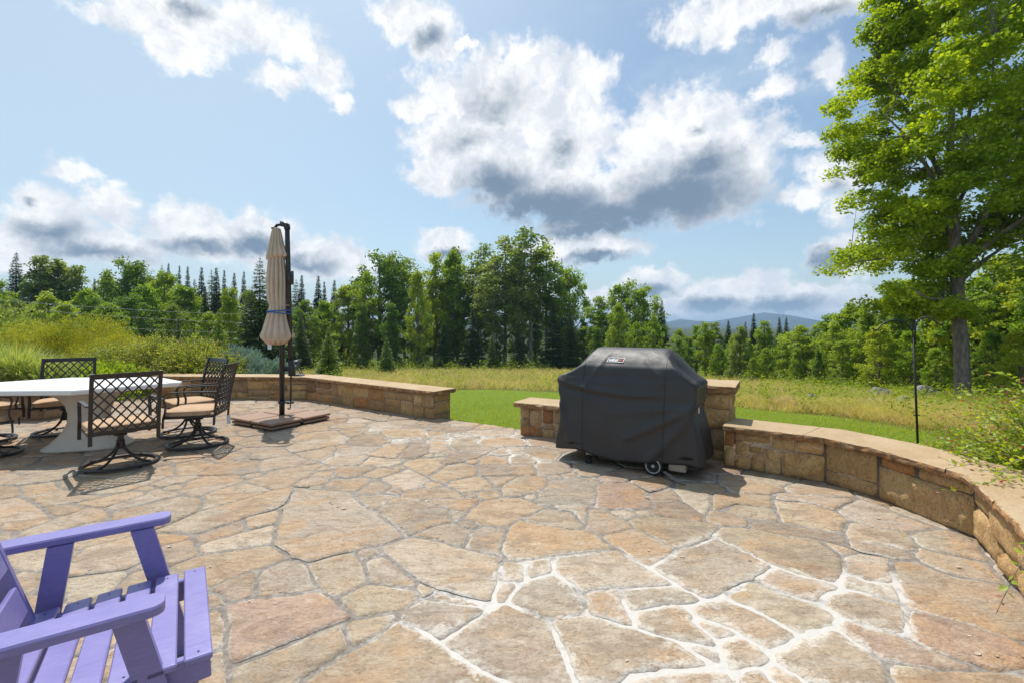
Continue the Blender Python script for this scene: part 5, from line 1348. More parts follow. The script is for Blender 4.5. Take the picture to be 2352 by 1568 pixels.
TREES = [ # kind, x, ytop, Y, width factor, material, label
 ('S2', 37, 578, 62, 1.0, None, 'tall broad dark spruce at the far left, beside the two pale leafy trees'),
 ('D2', 92, 598, 60, .9, L_asp, 'pale leafy tree just right of the tall broad left spruce, left one of two'), ('D2', 130, 600, 62, 1.1, L_asp, 'pale leafy tree just right of the tall broad left spruce, right one of two'),
 ('D2', 176, 620, 62, .9, L_asp, 'pale leafy tree immediately left of the narrow spire at the left'), ('S1', 217, 638, 60, .8, None, 'single narrow dark spire standing alone amid pale leafy trees on the left'),
 ('D4', -20, 640, 50, 1, L_mid, 'bright leafy tree cut by the left edge of the photo, below the broad spruce'), ('D2', 250, 632, 64, .9, None, 'small peaked leafy tree right of the lone narrow left spire'),
 ('D5', 288, 603, 60, .8, L_dark, 'dark open-topped leafy tree, left one of the ragged pair left of the umbrella'), ('D3', 325, 600, 60, 1.2, L_dark, 'dark open-topped leafy tree, right one of the ragged pair left of the umbrella'),
 ('S3', 372, 606, 66, .7, None, 'dark jagged conifer top behind the bright leafy trees left of the umbrella'), ('D1', 378, 625, 56, .8, L_yel, 'bright yellow-green leafy tree in the middle of the left treeline'),
 ('S1', 387, 603, 74, .8, None, None), ('S1', 412, 608, 74, .7, None, None), ('S1', 431, 610, 74, .85, None, None), ('S1', 463, 612, 70, 1.0, None, None), ('S1', 497, 613, 70, 1.1, None, None), ('S3', 486, 618, 74, .8, None, None), ('S1', 515, 618, 76, .8, None, None), ('S1', 538, 625, 76, 1.0, None, None), ('S1', 560, 622, 76, .9, None, None),
 ('S2', 447, 640, 58, .9, None, 'broad dark spruce in front of the row of spires left of the umbrella'), ('S1', 471, 655, 50, 1.1, None, 'slim dark spruce before the row of spires, right of the broad one'),
 ('D4', 425, 655, 55, .8, L_mid, 'rounded leafy tree touching the broad dark spruce left of the umbrella'), ('D1', 528, 665, 48, .7, L_yel, 'bright yellow-green rounded tree left of the big ragged spruce'),
 ('D1', 330, 660, 52, .8, L_mid, None), ('D1', 200, 668, 50, .8, L_mid, None), ('D1', 110, 672, 46, .9, L_mid, None), ('D1', 150, 700, 40, .8, L_mid, None), ('D2', 30, 690, 38, 1.2, L_asp, None), ('D1', 250, 700, 42, .9, L_mid, None), ('D1', 400, 700, 46, .8, L_dark, None), ('D4', 60, 730, 34, 1, L_mid, None), ('D5', 300, 680, 46, 1.0, L_dark, None), ('D1', 480, 720, 40, .7, L_mid, None), ('D2', 215, 690, 44, 1.2, L_dark, None),
 ('S3', 597, 588, 31, .92, None, 'big ragged near spruce with a bare spire tip, just left of the umbrella'),
 ('S4', 503, 705, 30, .8, L_sprl, 'small light green conifer left of the big ragged spruce, above the shrubs'), ('S2', 165, 716, 30, .8, L_spr, 'small dark conifer above the golden shrub, left one of two'), ('S2', 237, 722, 30, .8, L_spr, 'small dark conifer above the golden shrub, right one of two'), ('S3', 410, 725, 26, .7, L_spr, 'low dark conifer behind the leafy shrub and beside the wires'),
 ('S3', 680, 640, 70, .8, None, None), ('S1', 693, 630, 68, 1.1, None, None), ('S1', 731, 632, 70, 1.2, None, None), ('S1', 745, 645, 74, .9, None, None), ('S1', 768, 642, 72, 1.2, None, None), ('D1', 700, 690, 56, .8, L_dark, None), ('S3', 690, 715, 48, .8, L_spr, 'broad dark conifer filling the gap behind the young spruce on the meadow'), ('D4', 745, 690, 60, .7, L_mid, None), ('S2', 655, 700, 44, 1, L_spr, None), ('D2', 640, 672, 60, 1.2, L_dark, None), ('D1', 575, 668, 60, .8, L_dark, None),
 ('S4', 755, 748, 27, 1.0, L_sprl, 'young bushy spruce standing on the meadow behind the left wall corner'), ('S4', 888, 768, 42, .95, L_sprl, 'smallest young spruce, alone on the open meadow'),
 ('D4', 800, 655, 70, .8, L_yel, 'yellow-green tree sloping down at the left end of the tall central stand'), ('D5', 872, 588, 72, .9, L_dark, 'dark round-topped tree, the left shoulder of the tall central stand'), ('D1', 840, 625, 68, .55, L_mid, None), ('D5', 905, 590, 74, .7, L_dark, None),
 ('D3', 930, 594, 80, 1.2, L_asp, None), ('D4', 960, 622, 66, .45, L_yel, 'bright yellow tree with a crooked pale trunk in the central stand'), ('D2', 1000, 592, 72, .8, L_yel, 'bright upright tree right of the yellow one with the crooked pale trunk'), ('D2', 1040, 580, 74, .8, L_mid, None), ('D3', 1050, 568, 78, .9, L_asp, None), ('D3', 1105, 562, 76, 1.1, L_asp, 'slim grey-green aspen top left of the tallest tree'), ('D3', 1160, 546, 74, 1.3, L_asp, 'tall grey-green aspen touching the tallest tree on its left'), ('D3', 1218, 524, 72, 1.35, L_asp, 'tallest tree of the central stand, a long pale trunk under a high crown'), ('D3', 1255, 560, 74, 1.2, L_mid, None),
 ('D3', 1135, 590, 70, 1.2, L_asp, None), ('D3', 1190, 600, 70, 1.2, L_asp, None), ('S3', 1290, 592, 76, .65, L_sprl, 'feathery tree at the right shoulder of the tall central stand'), ('D5', 1310, 622, 72, .75, L_mid, None), ('S3', 1270, 690, 68, .8, L_spr, None), ('S3', 1085, 700, 68, .9, L_spr, None), ('S3', 1190, 730, 66, .7, L_spr, None), ('S3', 1020, 730, 66, .8, L_spr, None), ('D1', 900, 700, 64, .7, L_dark, None), ('D1', 830, 700, 64, .6, L_dark, None), ('D1', 960, 720, 68, .7, L_dark, None), ('S3', 1310, 700, 66, .7, L_spr, None), ('D1', 1340, 730, 68, .6, L_dark, None), ('D1', 1140, 740, 72, .8, L_dark, None), ('D1', 1230, 720, 80, .8, L_dark, None), ('D5', 1000, 680, 80, 1, L_dark, None), ('D5', 1100, 660, 82, 1, L_dark, None), ('D5', 1200, 660, 84, 1, L_dark, None), ('S3', 1130, 760, 64, .7, L_sprl, None), ('D5', 1050, 650, 84, .9, L_mid, None),
 ('D2', 1375, 688, 66, 1.2, L_mid, 'narrow leafy tree between the tall central stand and the round open tree'), ('D5', 1440, 652, 66, 1.0, L_mid, 'round-headed open tree behind the grill cover, sky showing through its top'), ('D5', 1478, 662, 66, .9, L_mid, None), ('D1', 1420, 700, 60, .6, L_mid, None), ('S1', 1520, 688, 66, 1.3, None, 'dark spruce spire touching the right side of the round open tree'), ('D1', 1500, 725, 56, .6, L_mid, None), ('D1', 1460, 740, 54, .6, L_mid, None), ('D1', 1370, 755, 60, .8, L_dark, None),
 ('D1', 1560, 756, 60, .8, L_mid, None), ('D2', 1600, 752, 64, 1.2, L_mid, None), ('D1', 1580, 775, 50, .9, L_dark, None), ('D2', 1640, 746, 52, 1.3, L_asp, None), ('S1', 1673, 735, 50, 1.5, None, 'dark spruce left of the mountain peak, right of the grill cover'), ('S1', 1712, 738, 60, 1.1, None, None), ('S1', 1731, 718, 58, 1.3, None, 'tallest dark spruce standing against the blue mountain'), ('D1', 1690, 770, 46, .8, L_mid, None), ('D1', 1650, 790, 42, .7, L_mid, None), ('D1', 1720, 780, 44, .8, L_mid, None),
 ('S1', 1790, 728, 70, 1.3, None, 'left one of the twin spruce spires right of the mountain peak'), ('S1', 1806, 727, 70, 1.2, None, 'right one of the twin spruce spires right of the mountain peak'), ('D1', 1765, 760, 60, 1, L_asp, None), ('D1', 1800, 770, 44, 1.0, L_mid, None), ('D1', 1850, 772, 40, .9, L_asp, None), ('D2', 1880, 750, 52, 1.4, L_mid, None), ('D1', 1830, 800, 36, .8, L_mid, None), ('D1', 1895, 765, 38, .9, L_mid, None), ('D1', 1760, 800, 40, .8, L_mid, None), ('D4', 1730, 820, 38, .8, L_mid, None),
 ('D2', 1950, 700, 36, 1.2, L_mid, 'tree whose crown tip rises just left of the big maple'), ('D1', 1920, 740, 34, .8, L_mid, None), ('D4', 1935, 780, 31, .9, L_mid, None), ('D1', 1880, 800, 32, .7, L_dark, None),
 ('D1', 1990, 705, 30, .8, L_mid, None), ('D4', 2020, 745, 26, .8, L_yel, 'bright low tree behind the curled tip of the hook pole'), ('D1', 2060, 700, 30, .9, L_mid, None), ('D4', 2090, 760, 25, .9, L_maple, 'bright young maple behind the hook pole'), ('D1', 2130, 715, 27, .9, L_mid, None), ('D1', 2170, 700, 28, .9, L_dark, None), ('D4', 2150, 800, 22, .8, L_mid, None), ('D1', 2240, 690, 25, .9, L_dark, None),
 ('D8', 1620, 745, 46, 1.1, L_mid, None), ('D7', 1700, 752, 40, .9, L_asp, None), ('D8', 1755, 742, 48, 1.1, L_mid, None), ('D6', 1835, 748, 40, 1.0, L_mid, None), ('D7', 1905, 725, 38, 1.0, L_mid, None), ('D6', 1985, 712, 33, .8, L_yel, None), ('D7', 2040, 690, 32, 1.0, L_mid, None), ('D8', 2100, 668, 32, 1.2, L_asp, None), ('D7', 2170, 690, 24, .8, L_yel, None), ('D6', 2255, 640, 23, .8, L_mid, None), ('D7', 2380, 650, 19, .9, L_mid, None), ('D6', 1560, 778, 44, .9, L_dark, None),
 ('D2', 2285, 600, 24, 1.2, L_mid, 'tall leafy tree right of the big maple trunk'), ('D1', 2340, 640, 22, .9, L_yel, 'bright leafy tree cut by the right edge of the photo'), ('D2', 2330, 590, 26, 1.2, L_asp, None), ('D1', 2400, 600, 24, 1, L_mid, None), ('D4', 2280, 760, 19, .8, L_mid, None), ('D4', 2345, 760, 17, .9, L_yel, None), ('D1', 2470, 560, 22, 1, L_mid, None), ('D4', 2420, 740, 18, 1, L_mid, None),
]
def forest():
    h = random.Random(3)
    todo = []
    for ti, (kind, x, yt, Y, wf, lm, lab) in enumerate(TREES):
        if kind == 'D1': kind = ('D1', 'D6', 'D7')[(ti*7+x) % 3]
        elif kind == 'D2' and (ti+x) % 2: kind = 'D8'
        X = (x-1176)*Y/F; z = ter(X, Y)-.1; zt = CH+(HZ-yt)*Y/F; s = (zt-z)/10
        if kind not in PROTO: PROTO[kind] = make(kind); o = PROTO[kind]
        else: o = copy_tree(PROTO[kind])
        # width factor: keep the crown's width near the photo's whatever the tree's height
        relocate(o, X, Y, z, s*wf*(.92 if kind[0] == 'D' else .9), s, h.uniform(0, 6.28), lm or (None if o is PROTO[kind] else L_spr if kind[0] == 'S' else L_mid))
        todo.append((x, yt, o, kind, lm, lab))
    LM = [(37, 'the tall broad left spruce'), (110, 'the pale leafy pair at the left'), (217, 'the lone narrow spire at the left'), (306, 'the ragged dark pair at the left'), (378, 'the bright tree in the left wood'), (447, 'the broad dark left spruce'), (597, 'the big ragged spruce'), (660, 'the folded umbrella'), (755, 'the young spruce on the meadow'), (888, 'the smallest young spruce'), (960, 'the tree with a crooked pale trunk'), (1105, 'the slim aspen top'), (1218, 'the tallest tree'), (1290, 'the feathery tree'), (1440, 'the round-headed open tree'), (1560, 'the grill cover'), (1673, 'the spruce left of the mountain peak'), (1731, 'the tallest spruce against the mountain'), (1798, 'the twin spruce spires'), (1950, 'the pointed tree left of the maple'), (2085, 'the hook pole'), (2212, 'the big maple trunk'), (2345, 'the right photo edge')]
    taken = {}
    for x, yt, o, kind, lm, lab in todo:
        if lab: tag(o, lab, 'tree'); continue
        hue = {id(L_dark): 'dark green', id(L_yel): 'yellow-green', id(L_asp): 'grey-green', id(L_sprl): 'light green', id(L_spr): 'dark', id(L_maple): 'bright green'}.get(id(lm), 'mid green' if kind[0] == 'D' else 'dark')
        w = {'S1': 'narrow spruce spire', 'S2': 'broad spruce', 'S3': 'spreading conifer', 'S4': 'young spruce', 'D2': 'slender leafy tree', 'D8': 'slender leafy tree', 'D3': 'slim aspen', 'D5': 'open-crowned tree'}.get(kind, 'bushy leafy tree')
        opts = sorted((abs(x-a), a, t) for a, t in LM)[:4]; size = 'tall ' if yt < 640 else ('low ' if yt > 715 else '')
        for dlt, a, t in opts:
            rel = 'in line with' if dlt < 12 else ('just left of' if x < a else 'just right of') if dlt < 45 else ('left of' if x < a else 'right of')
            L_ = '%s%s %s %s %s' % (size, hue, w, rel, t)
            if L_ not in taken: break
        taken[L_] = 1; tag(o, L_, 'tree', 'background %ss' % w)
forest()

# ---- big maple on the right
def maple():
    b = hit(2212, 922); root = empty('maple_tree', b); tag(root, 'big bright green maple with a thick grey trunk filling the upper right corner', 'tree')
    k = b.y/F; rng = np.random.default_rng(12); zz = lambda y: CH+(HZ-y)*k-b.z
    ys = [728, 695, 650, 600, 540, 470, 430, 360, 300, 230, 150, 60, 0, -80, -160, -230]; rl = [70, 200, 255, 268, 250, 235, 240, 268, 292, 290, 262, 225, 195, 150, 100, 30]
    zs = [zz(y) for y in ys]; rs = [r*k*.88 for r in rl]
    # limbs
    m = MB(); T = lambda x, y, d=0.: Vector(((x-2212)*k, d, zz(y)))
    ax = [T(2216, 940), T(2212, 900), T(2208, 800), T(2200, 700), T(2196, 600), T(2193, 540), T(2190, 440, .1), T(2194, 330, .2), T(2200, 200, .2), T(2205, 60, .1), T(2205, -120)]
    m.tube(ax, [.34, .25, .225, .21, .195, .17, .14, .12, .09, .06, .02], 12)
    limbs = [([(2200, 600), (2225, 540), (2255, 450), (2290, 330), (2320, 200), (2350, 60)], .12, -.6), ([(2193, 560), (2160, 480), (2110, 400), (2050, 330), (1990, 290)], .09, -.4), ([(2190, 470), (2150, 330), (2100, 200), (2060, 100)], .085, .5), ([(2198, 640), (2130, 600), (2050, 590), (1980, 600)], .07, .3), ([(2205, 700), (2130, 690), (2060, 690), (1990, 670)], .06, -.9), ([(2200, 650), (2280, 600), (2360, 560), (2450, 540)], .08, .6), ([(2194, 400), (2260, 300), (2330, 120), (2350, -20)], .08, 1.0), ([(2200, 620), (2220, 560), (2300, 470), (2420, 400)], .09, -1.4), ([(2195, 480), (2180, 400), (2140, 280), (2080, 200)], .06, -1.5)]
    lp = []
    for P, r, dep in limbs:
        n = len(P); pts = [T(x, y, dep*2.2*(i/(n-1))) for i, (x, y) in enumerate(P)]; m.tube(pts, [r*1.25*(1-.8*i/(n-1)) for i in range(n)], 8); lp += pts[1:]
    # clusters: flattened sprays on an uneven shell
    CL = []
    while len(CL) < 900:
        z = rng.uniform(zs[0], zs[-1]); a = rng.random()*6.283; r = np.interp(z, zs, rs); r *= 1+.26*nz(math.cos(a)*1.8, math.sin(a)*1.8, z*.62, 1.3); r *= (.62 if math.cos(a) > .2 and z < zz(590) else 1)
        # gaps between boughs
        q = rng.random()**.42; p = np.array([r*q*math.cos(a), r*q*math.sin(a), z])
        if abs(p[0]) < 1.0 and p[1] < .2 and rng.random() < .72: continue
        if nz(p[0]*.5, p[1]*.5, p[2]*.75) < -.16 or nz(p[0]*.33+9, p[1]*.33, p[2]*.42) < -.08: continue
        CL.append(p)
    P_ = []; 
    for c in CL:
        n = int(rng.uniform(130, 290)); kx = rng.uniform(.35, .80); p = rng.normal(size=(n, 3)); p /= np.linalg.norm(p, axis=1)[:, None]; p *= rng.random((n, 1))**.5
        rad = math.hypot(c[0], c[1]); droop = -.18*((p[:, 0]**2+p[:, 1]**2))*kx
        q = p*np.array([kx, kx, kx*.46]); q[:, 2] += droop; P_.append(c+q)
        near = min(lp+ax[3:], key=lambda v: (v-Vector(c)).length+max(0, v.z-c[2])*1.5)
        if rng.random() < .4: a_ = Vector(near); b_ = Vector(c); m.tube([a_, a_.lerp(b_, .55)+Vector((0, 0, .10)), b_], [.016, .009, .004], 4)
    P_ = np.concatenate(P_); V, Fq = leafquads(P_, rng.uniform(.07, .17, len(P_)), .8, .55, rng, fold=False)
    npmesh('crown', V, Fq, L_maple, root); m.build('trunk', M_bark, root, smooth=True)
maple()

# ---- shrubs
def twig_leaves(paths, step, ls, w, rng, redtip=0., radius=.004, upb=.6):
    Cn = []; D = []; Sz = []; red = []; mb = MB()
    for pts in paths:
        pts = [Vector(p) for p in pts]; d = [0]
        for a, b in zip(pts, pts[1:]): d.append(d[-1]+(b-a).length)
        L = d[-1]; n = max(2, int(L/step)); mb.tube(pts, [radius*(1-.7*i/(len(pts)-1)) for i in range(len(pts))], 4, caps=False)
        for i in range(n):
            s = L*(.15+.85*i/n); k = max(j for j in range(len(d)) if d[j] <= s+1e-9); k = min(k, len(pts)-2); t = (s-d[k])/(d[k+1]-d[k]); p = pts[k].lerp(pts[k+1], t); tg = (pts[k+1]-pts[k]).normalized()
            side = tg.cross(Vector((0, 0, 1))); side = side.normalized() if side.length > .05 else Vector((1, 0, 0)); sg = 1 if i % 2 else -1
            dr = tg*.55+side*sg*.8+Vector(rng.normal(size=3))*.35+Vector((0, 0, .15)); Cn.append(p); D.append(dr); Sz.append(ls*rng.uniform(.65, 1.2)*(1-.35*i/n)); red.append(i/n > 1-redtip and rng.random() < .75)
    return np.array(Cn), np.array(D), np.array(Sz), np.array(red), mb
def twig_shrub(name, lab, base, rx, ry, h, ntw, seed, ls=.035, step=.03, redtip=.1, lm=None, extra=(), arch=.25, radius=.004, droop=.0):
    rng = np.random.default_rng(seed); b = Vector(base); root = empty(name, b); tag(root, lab, 'shrub'); paths = []
    for _ in range(ntw):
        a = rng.random()*6.283; r = math.sqrt(rng.random()); tx, ty = rx*r*math.cos(a), ry*r*math.sin(a); top = h*(1-.55*r*r)*rng.uniform(.8, 1.12)
        s = Vector((tx*.35+rng.normal()*.04, ty*.35+rng.normal()*.04, 0)); e = Vector((tx, ty, top)); t0 = .35
        mid = s.lerp(e, .5)+Vector((0, 0, arch*h*.5)); q = e+Vector((tx*.25+rng.normal()*.06*h, ty*.25+rng.normal()*.06*h, rng.normal()*.06*h-droop*h))
        paths.append([s.lerp(mid, .45), mid, s.lerp(e, .8)+Vector((0, 0, arch*h*.25)), e, q])
    for P in extra: paths.append([Vector(p)-b for p in P])
    Cn, D, Sz, red, mb = twig_leaves(paths, step, ls, .6, rng, redtip, radius)
    V, Fq = leafquads(Cn[~red], Sz[~red], .58, .55, rng, D[~red], fold=True); npmesh('foliage', V, Fq, lm or L_spi, root)
    if red.any(): V, Fq = leafquads(Cn[red], Sz[red]*.8, .5, .55, rng, D[red], fold=True); npmesh('red_leaves', V, Fq, L_red, root)
    mb.build('stems', M_bark, root); return root
for (x, Y, rx, h, sd_, lab) in ((270, 10.4, .95, 1.0, 1, 'leafy yellow-green shrub behind the far-side lattice chair, left part of the row'), (365, 10.3, .9, 1.16, 2, 'leafy yellow-green shrub in the middle of the row behind the wall, reddish tips'), (452, 10.2, .85, 1.12, 3, 'leafy yellow-green shrub right of the middle one, behind the lattice chair pair'), (527, 10.0, .5, .80, 4, 'smallest leafy yellow-green shrub, tucked against the blue conifer')):
    X = (x-1176)*Y/F; twig_shrub('leafy_shrub', lab, (X, Y, -.15), rx, .75, h+.1, int(900*rx), 20+sd_, .050, .032, .09)
# right foreground shrub that overhangs the wall
ex = [[(3.95, 3.0, .35), (3.55, 3.05, .62), (3.2, 3.0, .55), (3.02, 2.95, .44), (2.86, 2.93, .40)], [(3.9, 2.6, .4), (3.4, 2.75, .58), (3.1, 2.72, .5), (2.92, 2.72, .40)], [(3.9, 3.3, .5), (3.6, 3.35, .75), (3.3, 3.35, .78), (3.08, 3.38, .74)], [(3.9, 3.2, .3), (3.6, 3.25, .58), (3.3, 3.3, .60), (3.12, 3.35, .55)],
      [(3.4, 2.4, .5), (3.0, 2.3, .66), (2.6, 2.2, .60), (2.34, 2.12, .44), (2.22, 2.09, .28), (2.13, 2.07, .15)], [(3.8, 2.8, .3), (3.4, 2.85, .5), (3.15, 2.9, .48), (2.98, 2.92, .46)], [(3.7, 2.55, .4), (3.2, 2.55, .62), (2.95, 2.5, .55), (2.8, 2.45, .45)], [(3.9, 3.5, .7), (3.75, 3.5, 1.0), (3.6, 3.45, 1.08), (3.42, 3.4, 1.06)], [(4.0, 3.5, .6), (3.8, 3.5, .9), (3.62, 3.5, .95), (3.4, 3.5, .92), (3.25, 3.5, .86)]]
twig_shrub('leafy_shrub', 'glossy green shrub with red shoots reaching over the right wall into the photo', (4.12, 3.2, -.18), .86, .85, 1.14, 640, 31, .062, .032, .10, extra=ex, arch=.3, radius=.0035)
def mound(name, lab, cat, base, rx, ry, h, n, ls, lm, seed, w=.3, upb=.3, lump=.25, out=1.0):
    rng = np.random.default_rng(seed); root = empty(name, base); tag(root, lab, cat); a = rng.random(n)*6.283; e = np.arccos(1-rng.random(n)); d = np.stack([np.cos(a)*np.sin(e), np.sin(a)*np.sin(e), np.cos(e)], 1)
    lm_ = np.array([1+lump*nz(q[0]*2.2, q[1]*2.2, q[2]*2.2+seed, 1.2)+lump*.7*nz(q[0]*6, q[1]*6, q[2]*6+seed, 1.2) for q in d]); r = (1-.22*rng.random(n)**1.5)*lm_
    kc = rng.integers(0, 230, n); ca = rng.random(230)*6.283; ce = np.arccos(1-rng.random(230)*.97); cd = np.stack([np.cos(ca)*np.sin(ce), np.sin(ca)*np.sin(ce), np.cos(ce)], 1)*rng.uniform(.84, 1.06, (230, 1)); sc_ = rng.uniform(.10, .2, 230)
    q_ = rng.normal(size=(n, 3)); q_ /= np.linalg.norm(q_, axis=1)[:, None]; d2_ = cd[kc]+q_*(sc_[kc]*rng.random(n)**.4)[:, None]; pick = rng.random(n) < .8; d = np.where(pick[:, None], d2_, d*r[:, None]*.86); d[:, 2] = np.abs(d[:, 2])
    P = d*np.array([rx, ry, h]); D = d*out+rng.normal(size=(n, 3))*.45+np.array([0, 0, .35]); V, Fq = leafquads(P, ls*rng.uniform(.6, 1.3, n), w, upb, rng, D); npmesh('foliage', V, Fq, lm, root)
    m = MB()
    for k in range(14): q = d[k*7]; m.tube([(0, 0, -.1), (q[0]*rx*.4, q[1]*ry*.4, abs(q[2])*h*.5), (q[0]*rx*.85, q[1]*ry*.85, q[2]*h*.85)], [.02, .014, .005], 5)
    m.build('stems', M_darkbark, root); return root
for x, Y, rx, h, s, lab in ((95, 12.6, 1.45, 1.78, 1, 'golden green spreading shrub at the left, behind the striped grass'), (205, 12.8, 1.5, 1.92, 2, 'golden green spreading shrub in the middle, tallest of the golden mounds'), (290, 12.2, 1.1, 1.48, 3, 'golden green spreading shrub on the right, sloping down to the leafy shrubs')):
    mound('golden_shrub', lab, 'shrub', ((x-1176)*Y/F, Y, -.45), rx, 1.2, h, 30000, .06, L_gold, 40+s, .30, .3, .35)
mound('leafy_bush', 'grey-green bush at the left edge behind the striped grass', 'shrub', ((5-1176)*16/F, 16, -.7), 1.6, 1.4, 2.55, 7000, .12, L_asp, 51, .5, .3)
for x, Y, rx, h, s, lab in ((545, 10.6, .75, .92, 1, 'low blue-grey conifer shrub, taller left mound beside the umbrella'), (615, 10.3, .55, .72, 2, 'low blue-grey conifer shrub, lower right mound touching the umbrella pole')):
    mound('blue_conifer', lab, 'shrub', ((x-1176)*Y/F, Y, -.12), rx, .6, h, 11000, .085, L_blue, 60+s, .26, .3, .4)
def grassclump(lab, base, n, L, spread, seed, lm):
    rng = np.random.default_rng(seed); root = empty('ornamental_grass', base); tag(root, lab, 'grass clump'); V = []; Fq = []
    for i in range(n):
        a = rng.random()*6.283; r0 = rng.random()*.16; l = L*rng.uniform(.7, 1.15); sp = spread*rng.uniform(.25, 1.1); w = rng.uniform(.006, .012); c, s_ = math.cos(a), math.sin(a); b = len(V); K = 7
        for j in range(K+1):
            t = j/K; rr_ = r0+sp*t**1.6; z = l*(t-.42*(sp/spread)*t**3.2); ww = w*(1-t**3)+.0006; V.append((rr_*c-s_*ww, rr_*s_+c*ww, z)); V.append((rr_*c+s_*ww, rr_*s_-c*ww, z))
        for j in range(K): q = b+2*j; Fq.append((q, q+1, q+3, q+2))
    npmesh('blades', np.array(V), np.array(Fq), lm, root)
for x, Y, n, L, sp, s, lab in ((-40, 8.7, 900, 1.35, .85, 1, 'striped ornamental grass clump cut by the left edge of the photo'), (38, 8.9, 1000, 1.30, .85, 2, 'striped ornamental grass clump behind the white table, middle one'), (95, 8.9, 800, 1.12, .8, 3, 'striped ornamental grass clump beside the far-side lattice chair')):
    grassclump(lab, ((x-1176)*Y/F, Y, -.12), n, L, sp, 70+s, L_gr)
# greenery seen in the opening under the table
mound('leafy_bush', 'low dark bush in the wall opening seen beneath the white table', 'shrub', (-7.9, 9.2, -.1), .8, .6, .75, 5000, .07, L_mid, 52, .5, .3)

# ---- meadow, lawn, undergrowth
def meadmat():
    m = bpy.data.materials.new('meadow_grass'); m.use_nodes = True; t = m.node_tree; t.nodes.clear(); n = N(t); g = n.new('ShaderNodeNewGeometry'); tc = n.new('ShaderNodeTexCoord').outputs['Object']
    r = g.outputs['Random Per Island']; a = n.noise(n.scale(tc, (1, .6, 0)), .30, 5, .65); b2 = n.noise(n.scale(tc, (1, .7, 0)), .9, 4, .6, 0)
    c = n.mix(n.ss(n.m('MULTIPLY_ADD', r, .22, a), .37, .57), (.22, .35, .04), (.68, .58, .15))
    c = n.mix(n.ss(n.m('MULTIPLY_ADD', r, .3, b2), .62, .82, 0, .85), c, (.60, .41, .23)); c = n.mix(n.ss(n.m('MULTIPLY_ADD', r, .15, n.noise(tc, .55, 4)), .66, .74, 0, .8), c, (.20, .36, .05))
    d = n.new('ShaderNodeBsdfDiffuse'); n.L.new(c, d.inputs[0]); tr = n.new('ShaderNodeBsdfTranslucent'); n.L.new(c, tr.inputs[0]); mx = n.new('ShaderNodeMixShader'); mx.inputs[0].default_value = .45; n.L.new(d.outputs[0], mx.inputs[1]); n.L.new(tr.outputs[0], mx.inputs[2])
    o = n.new('ShaderNodeOutputMaterial'); n.L.new(mx.outputs[0], o.inputs[0]); return m
L_mead = meadmat()
def blades(name, n, ymin, ymax, cond, hgt, wid, lm, seed, lean=.3, xr=1.28):
    rng = np.random.default_rng(seed); u = rng.random(n); Y = 1/(1/ymin+(1/ymax-1/ymin)*u); X = (rng.random(n)*2-1)*Y*xr; k = cond(X, Y); X, Y = X[k], Y[k]; n = len(X); Z = tern(X, Y)-.02
    h = hgt(X, Y)*rng.uniform(.5, 1.2, n); w = wid(Y); a = rng.random(n)*6.283; dx, dy = np.cos(a), np.sin(a); lx, ly = rng.normal(size=n)*lean*h, rng.normal(size=n)*lean*h
    B = np.stack([X, Y, Z], 1); S = np.stack([dx*w, dy*w, 0*w], 1); T = B+np.stack([lx, ly, h], 1); M = B+np.stack([lx*.3, ly*.3, h*.55], 1)
    V = np.stack([B-S, B+S, M+S*.8, M-S*.8, T+S*.15, T-S*.15], 1).reshape(-1, 3); i = np.arange(n)[:, None]*6
    o = npmesh(name, V, np.concatenate([i+np.array([[0, 1, 2, 3]]), i+np.array([[3, 2, 4, 5]])]), lm); return o
def edge_n(X, Y): return np.interp(X/Y, LEu, LEy)
mc = lambda X, Y: (Y > edge_n(X, Y)+.12+.12*np.sin(X*2.1)+.08*np.sin(X*5.3))
tag(blades('meadow_grass', 330000, 5, 84, mc, lambda X, Y: .72*(.26+.14*np.sin(X*.31+Y*.17)*np.sin(Y*.43+X*.11)+.006*Y)*np.clip((Y-edge_n(X, Y))/1.5+.45, .4, 1), lambda Y: .0018+.00042*Y, L_mead, 81, .8), 'tall golden green meadow grass between the lawn and the trees', 'grass', kind='stuff')
lc = lambda X, Y: (Y < edge_n(X, Y)+.25) & ~((X < -.9) & (Y < 9.6+(X > -3.9)*(-(X+3.9)*.69))) & ~((X >= -.9) & (Y < 7.35-.66*(X+.9))) & ~((X > 2.2) & (X < 3.5+.2*(Y < 3.2)) & (Y < 4.75)) & (X > -9)
tag(blades('lawn_grass', 120000, 3.2, 19, lc, lambda X, Y: .045+0*X, lambda Y: .0016+.00035*Y, L_lawn, 82, .5), 'bright green mown lawn just beyond the stone walls', 'grass', kind='stuff')
def weeds():
    rng = np.random.default_rng(93); P = []; S = []
    for _ in range(1500):
        Y = 1/(1/7-(1/7-1/78)*rng.random()); X = (rng.random()*2-1)*Y*1.2
        if Y < np.interp(X/Y, LEu, LEy)+.05 or (X < -3 and Y < 14): continue
        if nz(X*.25, Y*.2, 4) < -.12 and rng.random() < .75: continue
        n = int(rng.uniform(25, 60)); h = rng.uniform(.25, .75)*(1+Y*.008); w = h*rng.uniform(.25, .6); q = np.stack([rng.normal(size=n)*w*.5, rng.normal(size=n)*w*.5, rng.random(n)**.8*h], 1); P.append(np.array([X, Y, ter(X, Y)])+q); S.append(np.full(n, .045+.0028*Y))
    P = np.concatenate(P); V, Fq = leafquads(P, np.concatenate(S)*rng.uniform(.5, 1.2, len(P)), .4, .45, rng); tag(npmesh('meadow_weeds', V, Fq, L_fern), 'leafy green weeds scattered through the meadow grass', 'weeds', kind='stuff')
weeds()
